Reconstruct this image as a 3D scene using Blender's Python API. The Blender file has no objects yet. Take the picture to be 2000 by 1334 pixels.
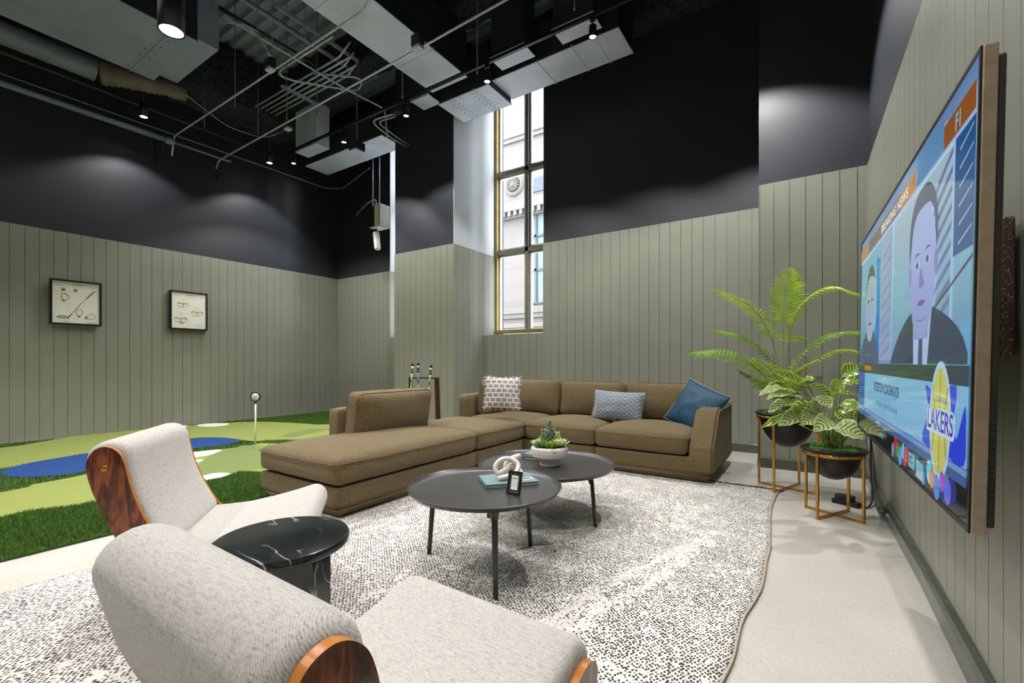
import bpy, bmesh, math, random
from math import sin, cos, pi, radians, sqrt, atan2
from mathutils import Vector, Matrix, noise

# ---------------------------------------------------------------- camera, world, exposure
S = bpy.context.scene
COL = S.collection
YAW = radians(33.5)
CS, SN = cos(YAW), sin(YAW)
FPX = 889.0           # focal length in pixels of the 2000 px wide frame
HOR = 707.0           # horizon row
CH = 1.1              # camera height
cam_data = bpy.data.cameras.new('camera')
cam_data.sensor_width = 36.0
cam_data.lens = FPX / 2000.0 * 36.0
cam_data.shift_y = (HOR - 667.0) / 2000.0
cam_data.clip_start = 0.03
cam = bpy.data.objects.new('camera', cam_data)
COL.objects.link(cam)
cam.location = (0, 0, CH)
cam.rotation_euler = (pi / 2, 0, YAW)
S.camera = cam

S.view_settings.view_transform = 'Standard'
S.view_settings.look = 'None'
S.view_settings.gamma = 1.0
S.view_settings.use_curve_mapping = False
S.view_settings.exposure = 0.1

W = bpy.data.worlds.new('sky')
S.world = W
W.use_nodes = True
bg = W.node_tree.nodes['Background']
bg.inputs['Color'].default_value = (0.88, 0.93, 1.0, 1)
bg.inputs['Strength'].default_value = 16.0

sd = bpy.data.lights.new('sun', 'SUN'); sd.energy = .5; sd.angle = radians(1.5); sd.color = (1, .95, .88)
so = bpy.data.objects.new('sun', sd); COL.objects.link(so)
so.rotation_euler = (radians(42), 0, radians(-25))     # from behind the building on to the facade across the street

SPOT_E = 165.0
def lamp(loc, energy=None, angle=118, blend=.3, tilt=(0, 0), color=(1, .985, .965), radius=.035):
    l = bpy.data.lights.new('spot_lamp', 'SPOT')
    l.energy = SPOT_E if energy is None else energy
    l.spot_size = radians(angle); l.spot_blend = blend
    l.shadow_soft_size = radius; l.color = color
    o = bpy.data.objects.new('spot_lamp', l); COL.objects.link(o)
    o.location = loc; o.rotation_euler = (tilt[0], tilt[1], 0)
    return o

# ---------------------------------------------------------------- measuring helpers (pixel of the photo -> point in the room)
def ray(px, py):
    s = (px - 1000.0) / FPX; t = (HOR - py) / FPX
    return Vector((CS * s - SN, SN * s + CS, t))
O0 = Vector((0, 0, CH))
def PD(px, py, D): return O0 + ray(px, py) * D
def PZ(px, py, z=0.0):
    r = ray(px, py); return O0 + r * ((z - CH) / r.z)
def PV(px, py, v):
    r = ray(px, py); return O0 + r * (v / r.y)
def PU(px, py, u):
    r = ray(px, py); return O0 + r * (u / r.x)

# ---------------------------------------------------------------- object helpers
def lin(c):
    c = c / 255.0
    return c / 12.92 if c <= .04045 else ((c + .055) / 1.055) ** 2.4
def rgb(r, g, b): return (lin(r), lin(g), lin(b), 1.0)

def tag(o, label=None, cat=None, group=None, kind=None):
    if label: o['label'] = label
    if cat: o['category'] = cat
    if group: o['group'] = group
    if kind: o['kind'] = kind
    return o
def obj(name, bm, mat=None, parent=None, smooth=False, loc=None, rot=None, auto=None, recalc=True):
    if recalc: bmesh.ops.recalc_face_normals(bm, faces=bm.faces)
    me = bpy.data.meshes.new(name); bm.to_mesh(me); bm.free()
    o = bpy.data.objects.new(name, me); COL.objects.link(o)
    if mat is not None:
        for m in (mat if isinstance(mat, (list, tuple)) else [mat]): me.materials.append(m)
    if parent is not None: o.parent = parent
    if loc: o.location = loc
    if rot: o.rotation_euler = rot
    if smooth:
        for p in me.polygons: p.use_smooth = True
    if auto:
        me.set_sharp_from_angle(angle=radians(auto))
    return o
def empty(name, loc=(0, 0, 0), rz=0, label=None, cat=None, group=None):
    o = bpy.data.objects.new(name, None); COL.objects.link(o)
    o.location = loc; o.rotation_euler = (0, 0, rz); o.empty_display_size = .1
    return tag(o, label, cat, group)
def struct(name, bm, mat, parent=None, **k):
    o = obj(name, bm, mat, parent, **k)
    if parent is None: o['kind'] = 'structure'
    return o
def copy_tree(o, parent=None):
    c = o.copy(); COL.objects.link(c)
    if parent is not None: c.parent = parent
    for ch in list(o.children): copy_tree(ch, c)
    return c

def B(): return bmesh.new()
def box(bm, x0, x1, y0, y1, z0, z1, bev=0, seg=2, M=None, mi=0):
    r = bmesh.ops.create_cube(bm, size=1)
    vs = r['verts']
    for v in vs:
        v.co = Vector(((x0 + x1) / 2 + v.co.x * (x1 - x0), (y0 + y1) / 2 + v.co.y * (y1 - y0), (z0 + z1) / 2 + v.co.z * (z1 - z0)))
    fs = set(f for v in vs for f in v.link_faces)
    if bev:
        es = list(set(e for v in vs for e in v.link_edges))
        rr = bmesh.ops.bevel(bm, geom=es, offset=bev, segments=seg, affect='EDGES', profile=.5)
        fs = set(rr['faces']) | set(f for f in fs if f.is_valid)
        vs = list(set(v for f in fs for v in f.verts))
    if M is not None:
        for v in vs: v.co = M @ v.co
    for f in fs: f.material_index = mi
    return vs
def frame_from(t):
    t = t.normalized()
    a = Vector((0, 0, 1)) if abs(t.z) < .9 else Vector((1, 0, 0))
    n = t.cross(a).normalized()
    return n, t.cross(n).normalized()
def tube(bm, pts, r, n=10, caps=True, closed=False, rs=None, mi=0):
    pts = [Vector(p) for p in pts]
    N = len(pts); rings = []
    n0 = None
    for i, p in enumerate(pts):
        if closed: t = (pts[(i + 1) % N] - pts[i - 1])
        elif i == 0: t = pts[1] - pts[0]
        elif i == N - 1: t = pts[-1] - pts[-2]
        else: t = (pts[i + 1] - p).normalized() + (p - pts[i - 1]).normalized()
        if t.length < 1e-9: t = Vector((0, 0, 1))
        t.normalize()
        if n0 is None: n0, b = frame_from(t)
        else:
            n0 = n0 - t * n0.dot(t)
            if n0.length < 1e-6: n0, b = frame_from(t)
            n0.normalize(); b = t.cross(n0).normalized()
        rad = rs[i] if rs else r
        rings.append([bm.verts.new(p + (n0 * cos(2 * pi * k / n) + b * sin(2 * pi * k / n)) * rad) for k in range(n)])
    M = N if closed else N - 1
    for i in range(M):
        a, c = rings[i], rings[(i + 1) % N]
        for k in range(n):
            f = bm.faces.new((a[k], a[(k + 1) % n], c[(k + 1) % n], c[k])); f.material_index = mi; f.smooth = True
    if caps and not closed:
        bm.faces.new(rings[0][::-1]).material_index = mi; bm.faces.new(rings[-1]).material_index = mi
def lathe(bm, prof, n=32, c=(0, 0, 0), mi=0, ax=None):
    rings = []
    c = Vector(c)
    for (r, z) in prof:
        if r < 1e-6: rings.append([bm.verts.new(c + Vector((0, 0, z)))])
        else: rings.append([bm.verts.new(c + Vector((r * cos(2 * pi * k / n), r * sin(2 * pi * k / n), z))) for k in range(n)])
    vs = [v for r_ in rings for v in r_]
    for a, b in zip(rings, rings[1:]):
        if len(a) == 1 and len(b) == 1: continue
        for k in range(n):
            k2 = (k + 1) % n
            if len(a) == 1: f = bm.faces.new((a[0], b[k], b[k2]))
            elif len(b) == 1: f = bm.faces.new((a[k], a[k2], b[0]))
            else: f = bm.faces.new((a[k], a[k2], b[k2], b[k]))
            f.material_index = mi; f.smooth = True
    return vs
def prism(bm, pts, a0, a1, axis='x', mi=0):
    """extrude a 2D outline along an axis; pts are (y,z) for x, (x,z) for y, (x,y) for z"""
    def mk(p, a):
        return Vector((a, p[0], p[1])) if axis == 'x' else Vector((p[0], a, p[1])) if axis == 'y' else Vector((p[0], p[1], a))
    A = [bm.verts.new(mk(p, a0)) for p in pts]; Bv = [bm.verts.new(mk(p, a1)) for p in pts]
    n = len(pts)
    fs = [bm.faces.new(A), bm.faces.new(Bv[::-1])]
    for i in range(n): fs.append(bm.faces.new((A[i], Bv[i], Bv[(i + 1) % n], A[(i + 1) % n])))
    for f in fs: f.material_index = mi
    return A + Bv
def smooth_loop(pts, n=6, closed=True):
    out = []; N = len(pts); P = [Vector(p) for p in pts]
    rng = range(N) if closed else range(N - 1)
    for i in rng:
        if closed: p0, p1, p2, p3 = P[i - 1], P[i], P[(i + 1) % N], P[(i + 2) % N]
        else: p0, p1, p2, p3 = P[max(i - 1, 0)], P[i], P[i + 1], P[min(i + 2, N - 1)]
        for k in range(n):
            t = k / n
            out.append(.5 * ((2 * p1) + (-p0 + p2) * t + (2 * p0 - 5 * p1 + 4 * p2 - p3) * t * t + (-p0 + 3 * p1 - 3 * p2 + p3) * t ** 3))
    if not closed: out.append(P[-1].copy())
    return out
def softbox(bm, sx, sy, sz, r, n=(10, 10, 5), puff=(0, 0, 0), M=None, wob=0, seed=0, sag=0):
    """rounded, puffed cushion block centred on the origin"""
    hx, hy, hz = sx / 2, sy / 2, sz / 2
    vmap = {}
    def co(i, j, k):
        a, b, c = 2 * i / n[0] - 1, 2 * j / n[1] - 1, 2 * k / n[2] - 1
        # denser near edges
        f = lambda q: sin(q * pi / 2) * .55 + q * .45
        a, b, c = f(a), f(b), f(c)
        p = Vector((a * hx, b * hy, c * hz))
        q = Vector((max(-hx + r, min(hx - r, p.x)), max(-hy + r, min(hy - r, p.y)), max(-hz + r, min(hz - r, p.z))))
        d = p - q
        if d.length > 1e-9: p = q + d.normalized() * r
        p.x += puff[0] * a * (1 - b * b) * (1 - c * c)
        p.y += puff[1] * b * (1 - a * a) * (1 - c * c)
        p.z += puff[2] * c * (1 - a ** 4) * (1 - b ** 4)
        if sag: p.z += sag * (1 - a * a) * (1 - b * b)
        if wob:
            w = noise.noise_vector(p * 5 + Vector((seed * 7.1, seed, 0))); p += w * wob
        return p
    def V(i, j, k):
        key = (i, j, k)
        if key not in vmap:
            c = co(i, j, k)
            vmap[key] = bm.verts.new(M @ c if M is not None else c)
        return vmap[key]
    fs = []
    for i in range(n[0]):
        for j in range(n[1]):
            fs.append(bm.faces.new((V(i, j, 0), V(i, j + 1, 0), V(i + 1, j + 1, 0), V(i + 1, j, 0))))
            fs.append(bm.faces.new((V(i, j, n[2]), V(i + 1, j, n[2]), V(i + 1, j + 1, n[2]), V(i, j + 1, n[2]))))
    for i in range(n[0]):
        for k in range(n[2]):
            fs.append(bm.faces.new((V(i, 0, k), V(i + 1, 0, k), V(i + 1, 0, k + 1), V(i, 0, k + 1))))
            fs.append(bm.faces.new((V(i, n[1], k), V(i, n[1], k + 1), V(i + 1, n[1], k + 1), V(i + 1, n[1], k))))
    for j in range(n[1]):
        for k in range(n[2]):
            fs.append(bm.faces.new((V(0, j, k), V(0, j, k + 1), V(0, j + 1, k + 1), V(0, j + 1, k))))
            fs.append(bm.faces.new((V(n[0], j, k), V(n[0], j + 1, k), V(n[0], j + 1, k + 1), V(n[0], j, k + 1))))
    for f in fs: f.smooth = True
    return co
def text(name, body, size, mat, parent, M, align='LEFT', ext=.0004, squeeze=1.0, bold=0):
    cu = bpy.data.curves.new(name, 'FONT'); cu.body = body; cu.size = size; cu.extrude = ext
    cu.align_x = align; cu.offset = bold; cu.resolution_u = 4
    t = bpy.data.objects.new(name + '_src', cu); COL.objects.link(t)
    dg = bpy.context.evaluated_depsgraph_get()
    me = bpy.data.meshes.new_from_object(t.evaluated_get(dg))
    bpy.data.objects.remove(t); bpy.data.curves.remove(cu)
    me.materials.clear(); me.materials.append(mat)
    me.transform(Matrix.Diagonal((squeeze, 1, 1, 1)))
    me.transform(M)
    o = bpy.data.objects.new(name, me); COL.objects.link(o)
    if parent is not None: o.parent = parent
    return o

# ---------------------------------------------------------------- materials
class N:
    def __init__(s, name):
        s.m = bpy.data.materials.new(name); s.m.use_nodes = True
        s.t = s.m.node_tree; s.b = s.t.nodes['Principled BSDF']
    def add(s, kind, **k):
        n = s.t.nodes.new(kind)
        for a, v in k.items():
            if a in n.inputs.keys(): n.inputs[a].default_value = v
            else: setattr(n, a, v)
        return n
    def link(s, a, b): s.t.links.new(a, b)
    def coord(s, which='Object', scale=(1, 1, 1), rot=(0, 0, 0)):
        c = s.add('ShaderNodeTexCoord'); m = s.add('ShaderNodeMapping')
        m.inputs['Scale'].default_value = scale; m.inputs['Rotation'].default_value = rot
        s.link(c.outputs[which], m.inputs['Vector']); return m.outputs['Vector']
    def noise(s, vec, scale=5, detail=4, rough=.5, dist=0):
        n = s.add('ShaderNodeTexNoise'); n.inputs['Scale'].default_value = scale
        n.inputs['Detail'].default_value = detail; n.inputs['Roughness'].default_value = rough
        n.inputs['Distortion'].default_value = dist
        s.link(vec, n.inputs['Vector']); return n.outputs['Fac']
    def voro(s, vec, scale=5, rnd=1.0, feat='F1', out='Distance'):
        n = s.add('ShaderNodeTexVoronoi'); n.feature = feat; n.inputs['Scale'].default_value = scale
        n.inputs['Randomness'].default_value = rnd
        s.link(vec, n.inputs['Vector']); return n.outputs[out]
    def ramp(s, fac, stops, interp='LINEAR'):
        n = s.add('ShaderNodeValToRGB'); e = n.color_ramp.elements; n.color_ramp.interpolation = interp
        while len(e) < len(stops): e.new(.5)
        for i, (p, c) in enumerate(stops): e[i].position = p; e[i].color = c if len(c) == 4 else (*c, 1)
        s.link(fac, n.inputs['Fac']); return n.outputs['Color']
    def math(s, op, a, b=None, c=None):
        n = s.add('ShaderNodeMath'); n.operation = op
        for i, x in enumerate((a, b, c)):
            if x is None: continue
            if isinstance(x, (int, float)): n.inputs[i].default_value = x
            else: s.link(x, n.inputs[i])
        return n.outputs[0]
    def mix(s, fac, a, b, blend='MIX'):
        n = s.add('ShaderNodeMix'); n.data_type = 'RGBA'; n.blend_type = blend
        for key, x in (('Factor', fac), ('A', a), ('B', b)):
            i = [q for q in n.inputs if q.name == key and (q.type == 'RGBA' or key == 'Factor' and q.type == 'VALUE')][0]
            if isinstance(x, (int, float)): i.default_value = x
            elif isinstance(x, tuple): i.default_value = x
            else: s.link(x, i)
        return [q for q in n.outputs if q.type == 'RGBA'][0]
    def sep(s, vec):
        n = s.add('ShaderNodeSeparateXYZ'); s.link(vec, n.inputs[0]); return n.outputs
    def comb(s, x, y, z=0.0):
        n = s.add('ShaderNodeCombineXYZ')
        for i, q in enumerate((x, y, z)):
            if isinstance(q, (int, float)): n.inputs[i].default_value = q
            else: s.link(q, n.inputs[i])
        return n.outputs[0]
    def color(s, c):
        if isinstance(c, tuple): s.b.inputs['Base Color'].default_value = c
        else: s.link(c, s.b.inputs['Base Color'])
    def rough(s, r):
        if isinstance(r, (int, float)): s.b.inputs['Roughness'].default_value = r
        else: s.link(r, s.b.inputs['Roughness'])
    def bump(s, h, strength=.3, dist=.01):
        n = s.add('ShaderNodeBump'); n.inputs['Strength'].default_value = strength
        n.inputs['Distance'].default_value = dist
        s.link(h, n.inputs['Height']); s.link(n.outputs[0], s.b.inputs['Normal'])
    def set(s, **k):
        for a, v in k.items(): s.b.inputs[a.replace('_', ' ')].default_value = v
        return s

def plain(name, c, rough=.5, metal=0, nz=None, bump=None, var=.12):
    n = N(name); n.rough(rough); n.b.inputs['Metallic'].default_value = metal
    v = n.coord()
    f = n.noise(v, nz or 18, 4)
    d = tuple(x * (1 - var) for x in c[:3]) + (1,); e = tuple(min(1, x * (1 + var)) for x in c[:3]) + (1,)
    n.color(n.ramp(f, [(.3, d), (.7, e)]))
    if bump: n.bump(n.noise(v, bump[0], 3), bump[1], bump[2] if len(bump) > 2 else .005)
    return n.m
def emit(name, c, strength):
    n = N(name); n.color((.02, .02, .02, 1)); n.b.inputs['Emission Color'].default_value = c
    n.b.inputs['Emission Strength'].default_value = strength; return n.m

def mat_wallpaint(name, c, rough, bs=.12):
    n = N(name); v = n.coord()
    f = n.noise(v, 1.3, 3)
    n.color(n.ramp(f, [(.3, tuple(x * .95 for x in c[:3]) + (1,)), (.7, tuple(x * 1.05 for x in c[:3]) + (1,))]))
    n.rough(rough); n.bump(n.noise(v, 160, 3), bs, .004)
    return n.m
M_GREEN = mat_wallpaint('sage_green_panel_paint', rgb(138, 139, 126), .42, .05)
M_CHAR = mat_wallpaint('charcoal_wall_paint', rgb(45, 48, 54), .46, .18)
M_REVEAL = mat_wallpaint('pale_reveal_paint', rgb(190, 194, 196), .5)
M_BASE = plain('glossy_dark_green_baseboard', rgb(78, 84, 76), .18)
M_BLACK = plain('black_powder_coat', rgb(22, 22, 23), .4)
M_DUCT = plain('daylit_grey_sheet_metal', rgb(210, 216, 240), .5, 0, 2.5, (60, .05))  # pale duct tone with window daylight put into the colour
M_DUCTD = plain('shaded_grey_sheet_metal', rgb(148, 155, 178), .5, 0, 2.5, (60, .05))  # same duct metal, coloured darker where less daylight falls
M_DUCT2 = plain('dark_grey_painted_sheet', rgb(70, 74, 78), .5, 0, 6)
M_CONDUIT = plain('galvanised_conduit', rgb(204, 212, 230), .34, .35)
M_PIPE = plain('grey_painted_pipe', rgb(128, 136, 154), .45, .1)
M_DARKMET = plain('dark_painted_metal', rgb(45, 47, 50), .5)
M_BRASS = plain('brushed_brass', rgb(196, 146, 70), .26, .95, 40)
M_GOLDFRAME = plain('gold_anodised_window_frame', rgb(176, 158, 98), .35, .6, 6)
M_WHITEP = plain('white_plastic', rgb(225, 222, 212), .45)
M_SPRAY = N('black_spray_fireproofing')
_v = M_SPRAY.coord(); _f = M_SPRAY.noise(_v, 14, 8, .75)
M_SPRAY.color(M_SPRAY.ramp(_f, [(.35, rgb(16, 17, 18)), (.75, rgb(80, 88, 100))])); M_SPRAY.rough(.95); M_SPRAY.bump(_f, 1.0, .06); M_SPRAY = M_SPRAY.m
M_DECK = plain('grey_corrugated_deck', rgb(150, 160, 180), .5, .1, 3)
M_DUCTB = plain('duct_side_shade_black', rgb(44, 46, 52), .55, 0, 6)  # near-black colour stands in for shade on the duct sides
M_LENS = emit('lit_lamp_lens', (1, .95, .86, 1), 22)

def mat_boucle():
    n = N('olive_boucle_fabric'); v = n.coord()
    a = n.voro(v, 130, 1.0); b = n.noise(v, 55, 5, .7, .6)
    h = n.math('ADD', n.math('MULTIPLY', a, -.8), b)
    c = n.ramp(n.noise(v, 90, 4, .7), [(.3, rgb(82, 67, 38)), (.72, rgb(132, 112, 73))])
    n.color(c); n.rough(.95); n.bump(h, .9, .009)
    n.set(Sheen_Weight=.12); n.b.inputs['Sheen Roughness'].default_value = .5
    return n.m
M_SOFA = mat_boucle()
def mat_tweed():
    n = N('light_grey_tweed'); v = n.coord()
    w1 = n.add('ShaderNodeTexWave'); w1.bands_direction = 'DIAGONAL'; w1.inputs['Scale'].default_value = 110
    w1.inputs['Distortion'].default_value = 1.5; n.link(v, w1.inputs['Vector'])
    s = n.coord(scale=(1, 1, .25)); s2 = n.coord(scale=(.25, 1, 1))
    f = n.noise(s, 260, 3, .7); g = n.noise(s2, 240, 3, .7)
    h = n.math('ADD', n.math('MULTIPLY', f, .5), n.math('MULTIPLY', g, .5))
    h2 = n.math('ADD', h, n.math('MULTIPLY', w1.outputs['Fac'], .12))
    n.color(n.ramp(h2, [(.36, rgb(132, 127, 122)), (.60, rgb(194, 188, 181))])); n.rough(.9)
    n.bump(h2, .5, .003); n.set(Sheen_Weight=.25)
    return n.m
M_TWEED = mat_tweed()
def mat_rosewood():
    n = N('rosewood_veneer'); v = n.coord(scale=(1, 1, .16))
    f = n.noise(v, 22, 6, .6, 1.2); g = n.noise(v, 90, 3, .6)
    h = n.math('ADD', n.math('MULTIPLY', f, .8), n.math('MULTIPLY', g, .2))
    n.color(n.ramp(h, [(.38, rgb(38, 18, 12)), (.47, rgb(96, 44, 22)), (.54, rgb(146, 76, 38)), (.68, rgb(170, 96, 50))]))
    n.rough(.22); n.set(Coat_Weight=.4); return n.m
M_ROSE = mat_rosewood()
M_PLY = plain('orange_varnished_edge', rgb(186, 118, 52), .25, 0, 30)
def mat_marble():
    n = N('black_marble'); v = n.coord(rot=(0, 0, .9))
    w = n.noise(n.coord(scale=(1, 4.0, 1), rot=(0, 0, .75)), 2.6, 5, .45, .25)
    d = n.math('ABSOLUTE', n.math('SUBTRACT', w, .5))
    veins = n.ramp(d, [(0, rgb(200, 205, 203)), (.007, rgb(120, 126, 124)), (.018, rgb(34, 38, 38)), (.2, rgb(20, 23, 23))])
    m = n.noise(v, 3, 3)
    n.color(n.mix(n.ramp(m, [(.42, (0, 0, 0)), (.58, (1, 1, 1))]), rgb(26, 30, 30), veins))
    n.rough(.16); return n.m
M_MARBLE = mat_marble()
M_TABLE = plain('dark_brown_tray_metal', rgb(56, 54, 53), .32, .15, 3)
def mat_rug():
    n = N('cream_black_woven_wool'); v = n.coord(rot=(0, 0, .55), scale=(1, .74, 1))
    wv = n.add('ShaderNodeTexCoord')
    big = n.noise(n.coord(), 3.5, 3, .6); mid = n.noise(n.coord(scale=(1, 2.5, 1), rot=(0, 0, .55)), 22, 3, .6)
    dsp = n.add('ShaderNodeTexNoise'); dsp.inputs['Scale'].default_value = 14; n.link(v, dsp.inputs['Vector'])
    va = n.add('ShaderNodeVectorMath'); va.operation = 'SCALE'; n.link(dsp.outputs['Color'], va.inputs[0]); va.inputs['Scale'].default_value = .012
    vb = n.add('ShaderNodeVectorMath'); vb.operation = 'ADD'; n.link(v, vb.inputs[0]); n.link(va.outputs[0], vb.inputs[1])
    d = n.voro(vb.outputs[0], 82, .48)
    thr = n.math('ADD', n.math('MULTIPLY', n.math('SUBTRACT', mid, .5), .42), n.math('MULTIPLY', n.math('SUBTRACT', big, .5), .20))
    q = n.math('SUBTRACT', d, n.math('ADD', thr, .285))
    fac = n.math('MULTIPLY', q, 7.0)
    c1 = n.ramp(n.noise(v, 60, 2), [(.3, rgb(206, 200, 191)), (.7, rgb(234, 229, 221))])
    fc = n.add('ShaderNodeClamp'); n.link(fac, fc.inputs[0])
    n.color(n.mix(fc.outputs[0], rgb(38, 34, 31), c1)); n.rough(.97)
    n.bump(fc.outputs[0], .7, .006); n.set(Sheen_Weight=.2)
    return n.m
M_RUG = mat_rug()
def mat_concrete():
    n = N('pale_polished_concrete'); v = n.coord()
    a = n.noise(v, 1.2, 4, .55); b = n.noise(v, 70, 3); sp = n.voro(v, 75, 1.0)
    base = n.ramp(a, [(.3, rgb(188, 183, 174)), (.7, rgb(206, 201, 192))])
    base = n.mix(n.ramp(b, [(.35, (0, 0, 0)), (.7, (.35, .35, .35))]), base, rgb(160, 156, 147))
    rnd = n.voro(v, 75, 1.0, 'F1', 'Color')
    sel = n.math('GREATER_THAN', n.sep(rnd)[0], .90)
    dot = n.math('MULTIPLY', sel, n.math('LESS_THAN', sp, .22))
    base = n.mix(n.math('MULTIPLY', dot, .55), base, rgb(92, 84, 76))
    n.color(base); n.rough(n.ramp(a, [(.3, (.26, .26, .26)), (.7, (.4, .4, .4))]))
    n.bump(b, .04, .003); return n.m
M_FLOOR = mat_concrete()
def mat_turf(name, c0, c1, sc=220, bs=.8):
    n = N(name); v = n.coord(); f = n.noise(v, sc, 3, .7); g = n.noise(v, 3, 3)
    n.color(n.mix(n.math('MULTIPLY', g, .3), n.ramp(f, [(.3, c0), (.7, c1)]), c0)); n.rough(.9); n.bump(f, bs, .008)
    return n.m
M_ROUGH = mat_turf('long_dark_turf', rgb(34, 56, 16), rgb(74, 106, 34), 160, 1)
M_BLADE = mat_turf('turf_blades', rgb(44, 76, 18), rgb(100, 140, 42), 30, 0)
M_LIME = mat_turf('lime_putting_turf', rgb(126, 138, 60), rgb(160, 168, 90))
M_MOSS = mat_turf('mid_green_putting_turf', rgb(102, 120, 60), rgb(134, 148, 84))
M_BLUE = mat_turf('blue_turf', rgb(4, 50, 112), rgb(12, 74, 146), 160)
M_SAND = mat_turf('white_turf', rgb(215, 215, 210), rgb(244, 243, 238), 160)
def glass(name='clear_window_glass'):
    n = N(name); t = n.t
    out = [x for x in t.nodes if x.type == 'OUTPUT_MATERIAL'][0]
    tr = n.add('ShaderNodeBsdfTransparent'); tr.inputs[0].default_value = (.93, .96, .97, 1)
    gl = n.add('ShaderNodeBsdfGlossy'); gl.inputs['Roughness'].default_value = .02
    lw = n.add('ShaderNodeLayerWeight'); lw.inputs[0].default_value = .5
    fr = n.math('ADD', n.math('MULTIPLY', n.math('POWER', lw.outputs['Facing'], 5.0), .5), .045)
    mx = n.add('ShaderNodeMixShader'); t.links.new(fr, mx.inputs[0]); t.links.new(tr.outputs[0], mx.inputs[1]); t.links.new(gl.outputs[0], mx.inputs[2])
    t.links.new(mx.outputs[0], out.inputs['Surface']); return n.m
M_GLASS = glass()
# ---------------------------------------------------------------- room shell
WH = 2.96; TOP = 6.5
LW = [(-9.02, -3.0), (-8.93, 6.40)]
RW = [(.44, 5.45), (.49, 3.0), (.49, -3.0)]

bm = B(); box(bm, -9.4, .9, -3.3, 6.9, -.12, 0)
floor = struct('floor', bm, M_FLOOR)

def grooved(bm, p0, p1, z0, z1, pitch=.1385, th=.018, gw=.0055, gd=.011, flip=False, off=.0, capz=True):
    """tongue-and-groove boarding between two plan points, facing the left of p0->p1 (or right with flip)"""
    p0 = Vector(p0); p1 = Vector(p1); d = (p1 - p0); L = d.length; d.normalize()
    nrm = Vector((-d.y, d.x)) * (-1 if flip else 1)
    prof = [(0, th)]
    x = off if off > .02 else pitch
    while x < L - .01:
        prof += [(x - gw / 2, th), (x - gw / 2 + .0008, th - gd), (x + gw / 2 - .0008, th - gd), (x + gw / 2, th)]
        x += pitch
    prof += [(L, th)]
    def P(a, h, z): q = p0 + d * a + nrm * h; return bm.verts.new((q.x, q.y, z))
    lo = [P(a, h, z0) for a, h in prof]; hi = [P(a, h, z1) for a, h in prof]
    for i in range(len(prof) - 1): bm.faces.new((lo[i], lo[i + 1], hi[i + 1], hi[i]))
    b0, b1 = P(0, 0, z1), P(L, 0, z1)
    bm.faces.new(hi + [b1, b0])
    e0, e1 = P(0, 0, z0), P(L, 0, z0)
    bm.faces.new((lo[0], hi[0], b0, e0)); bm.faces.new((lo[-1], e1, b1, hi[-1]))
def slab(bm, p0, p1, z0, z1, th):
    p0 = Vector(p0); p1 = Vector(p1); d = (p1 - p0).normalized(); nrm = Vector((-d.y, d.x)) * th
    q = [p0, p1, p1 + nrm, p0 + nrm]
    prism(bm, [(a.x, a.y) for a in q], z0, z1, 'z')

# left wall (its room face runs from front to back; the room is on its right-hand side)
bm = B(); slab(bm, (LW[0][0], -3.3), (-8.93, 6.9), 0, TOP, .3)
wl = struct('wall_left', bm, M_CHAR)
bm = B(); grooved(bm, LW[0], LW[1], 0, WH, .1425, flip=True, off=.09); obj('wainscot', bm, M_GREEN, wl, recalc=True)

# back wall with its two piers and two window recesses
bm = B()
box(bm, -9.3, -7.24, 6.40, 6.85, 0, TOP)
box(bm, -7.24, -6.04, 6.40, 6.85, 0, 1.58)
box(bm, -6.04, -4.72, 5.46, 6.85, 0, TOP)
box(bm, -4.72, -3.53, 6.23, 6.85, 0, 1.545)
box(bm, -3.53, -.48, 6.23, 6.85, 0, TOP)
box(bm, -.48, .9, 5.45, 6.85, 0, TOP)
box(bm, -7.24, -6.04, 6.40, 6.85, 5.95, TOP); box(bm, -4.72, -3.53, 6.23, 6.85, 5.95, TOP)
wb = struct('wall_back', bm, M_CHAR)
bm = B()
for p0, p1, z1, off in (((-8.93, 6.40), (-7.24, 6.40), WH, .12), ((-7.24, 6.40), (-6.04, 6.40), 1.59, .05), ((-6.04, 5.46), (-4.72, 5.46), WH, .10),
                   ((-4.72, 6.23), (-3.53, 6.23), 1.555, .10), ((-3.53, 6.23), (-.48, 6.23), WH, .02), ((-.48, 5.45), (.44, 5.45), WH, .14)):
    grooved(bm, p0, p1, 0, z1, off=off, flip=True)
grooved(bm, (-4.72, 6.62), (-4.72, 5.442), 0, WH, flip=False, off=.12)
grooved(bm, (-7.24, 6.62), (-7.24, 6.382), 1.58, WH, flip=False, off=.12)
grooved(bm, (-.48, 5.432), (-.48, 6.23), 0, WH, flip=True, off=.12)
obj('wainscot', bm, M_GREEN, wb)
bm = B()
box(bm, -4.722, -4.712, 5.462, 6.62, WH, 5.95); box(bm, -7.242, -7.23, 6.402, 6.62, WH, 5.95)
tag(obj('reveal_lining', bm, M_REVEAL, wb), 'pale painted window reveal')

bm = B()
prism(bm, [(.44, 5.45), (.49, 3.0), (.49, -3.3), (.9, -3.3), (.9, 6.0), (.44, 6.0)], 0, TOP, 'z')
wr = struct('wall_right', bm, M_CHAR)
bm = B(); grooved(bm, RW[1], RW[0], 0, WH, off=.05); grooved(bm, RW[2], RW[1], 0, WH, off=.09)
obj('wainscot', bm, M_GREEN, wr)
bm = B(); box(bm, -9.4, .9, -3.3, -3.0, 0, TOP)
wf = struct('wall_front', bm, M_CHAR)
bm = B(); grooved(bm, (-9.02, -3.0), (.49, -3.0), 0, WH); obj('wainscot', bm, M_GREEN, wf)

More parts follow.
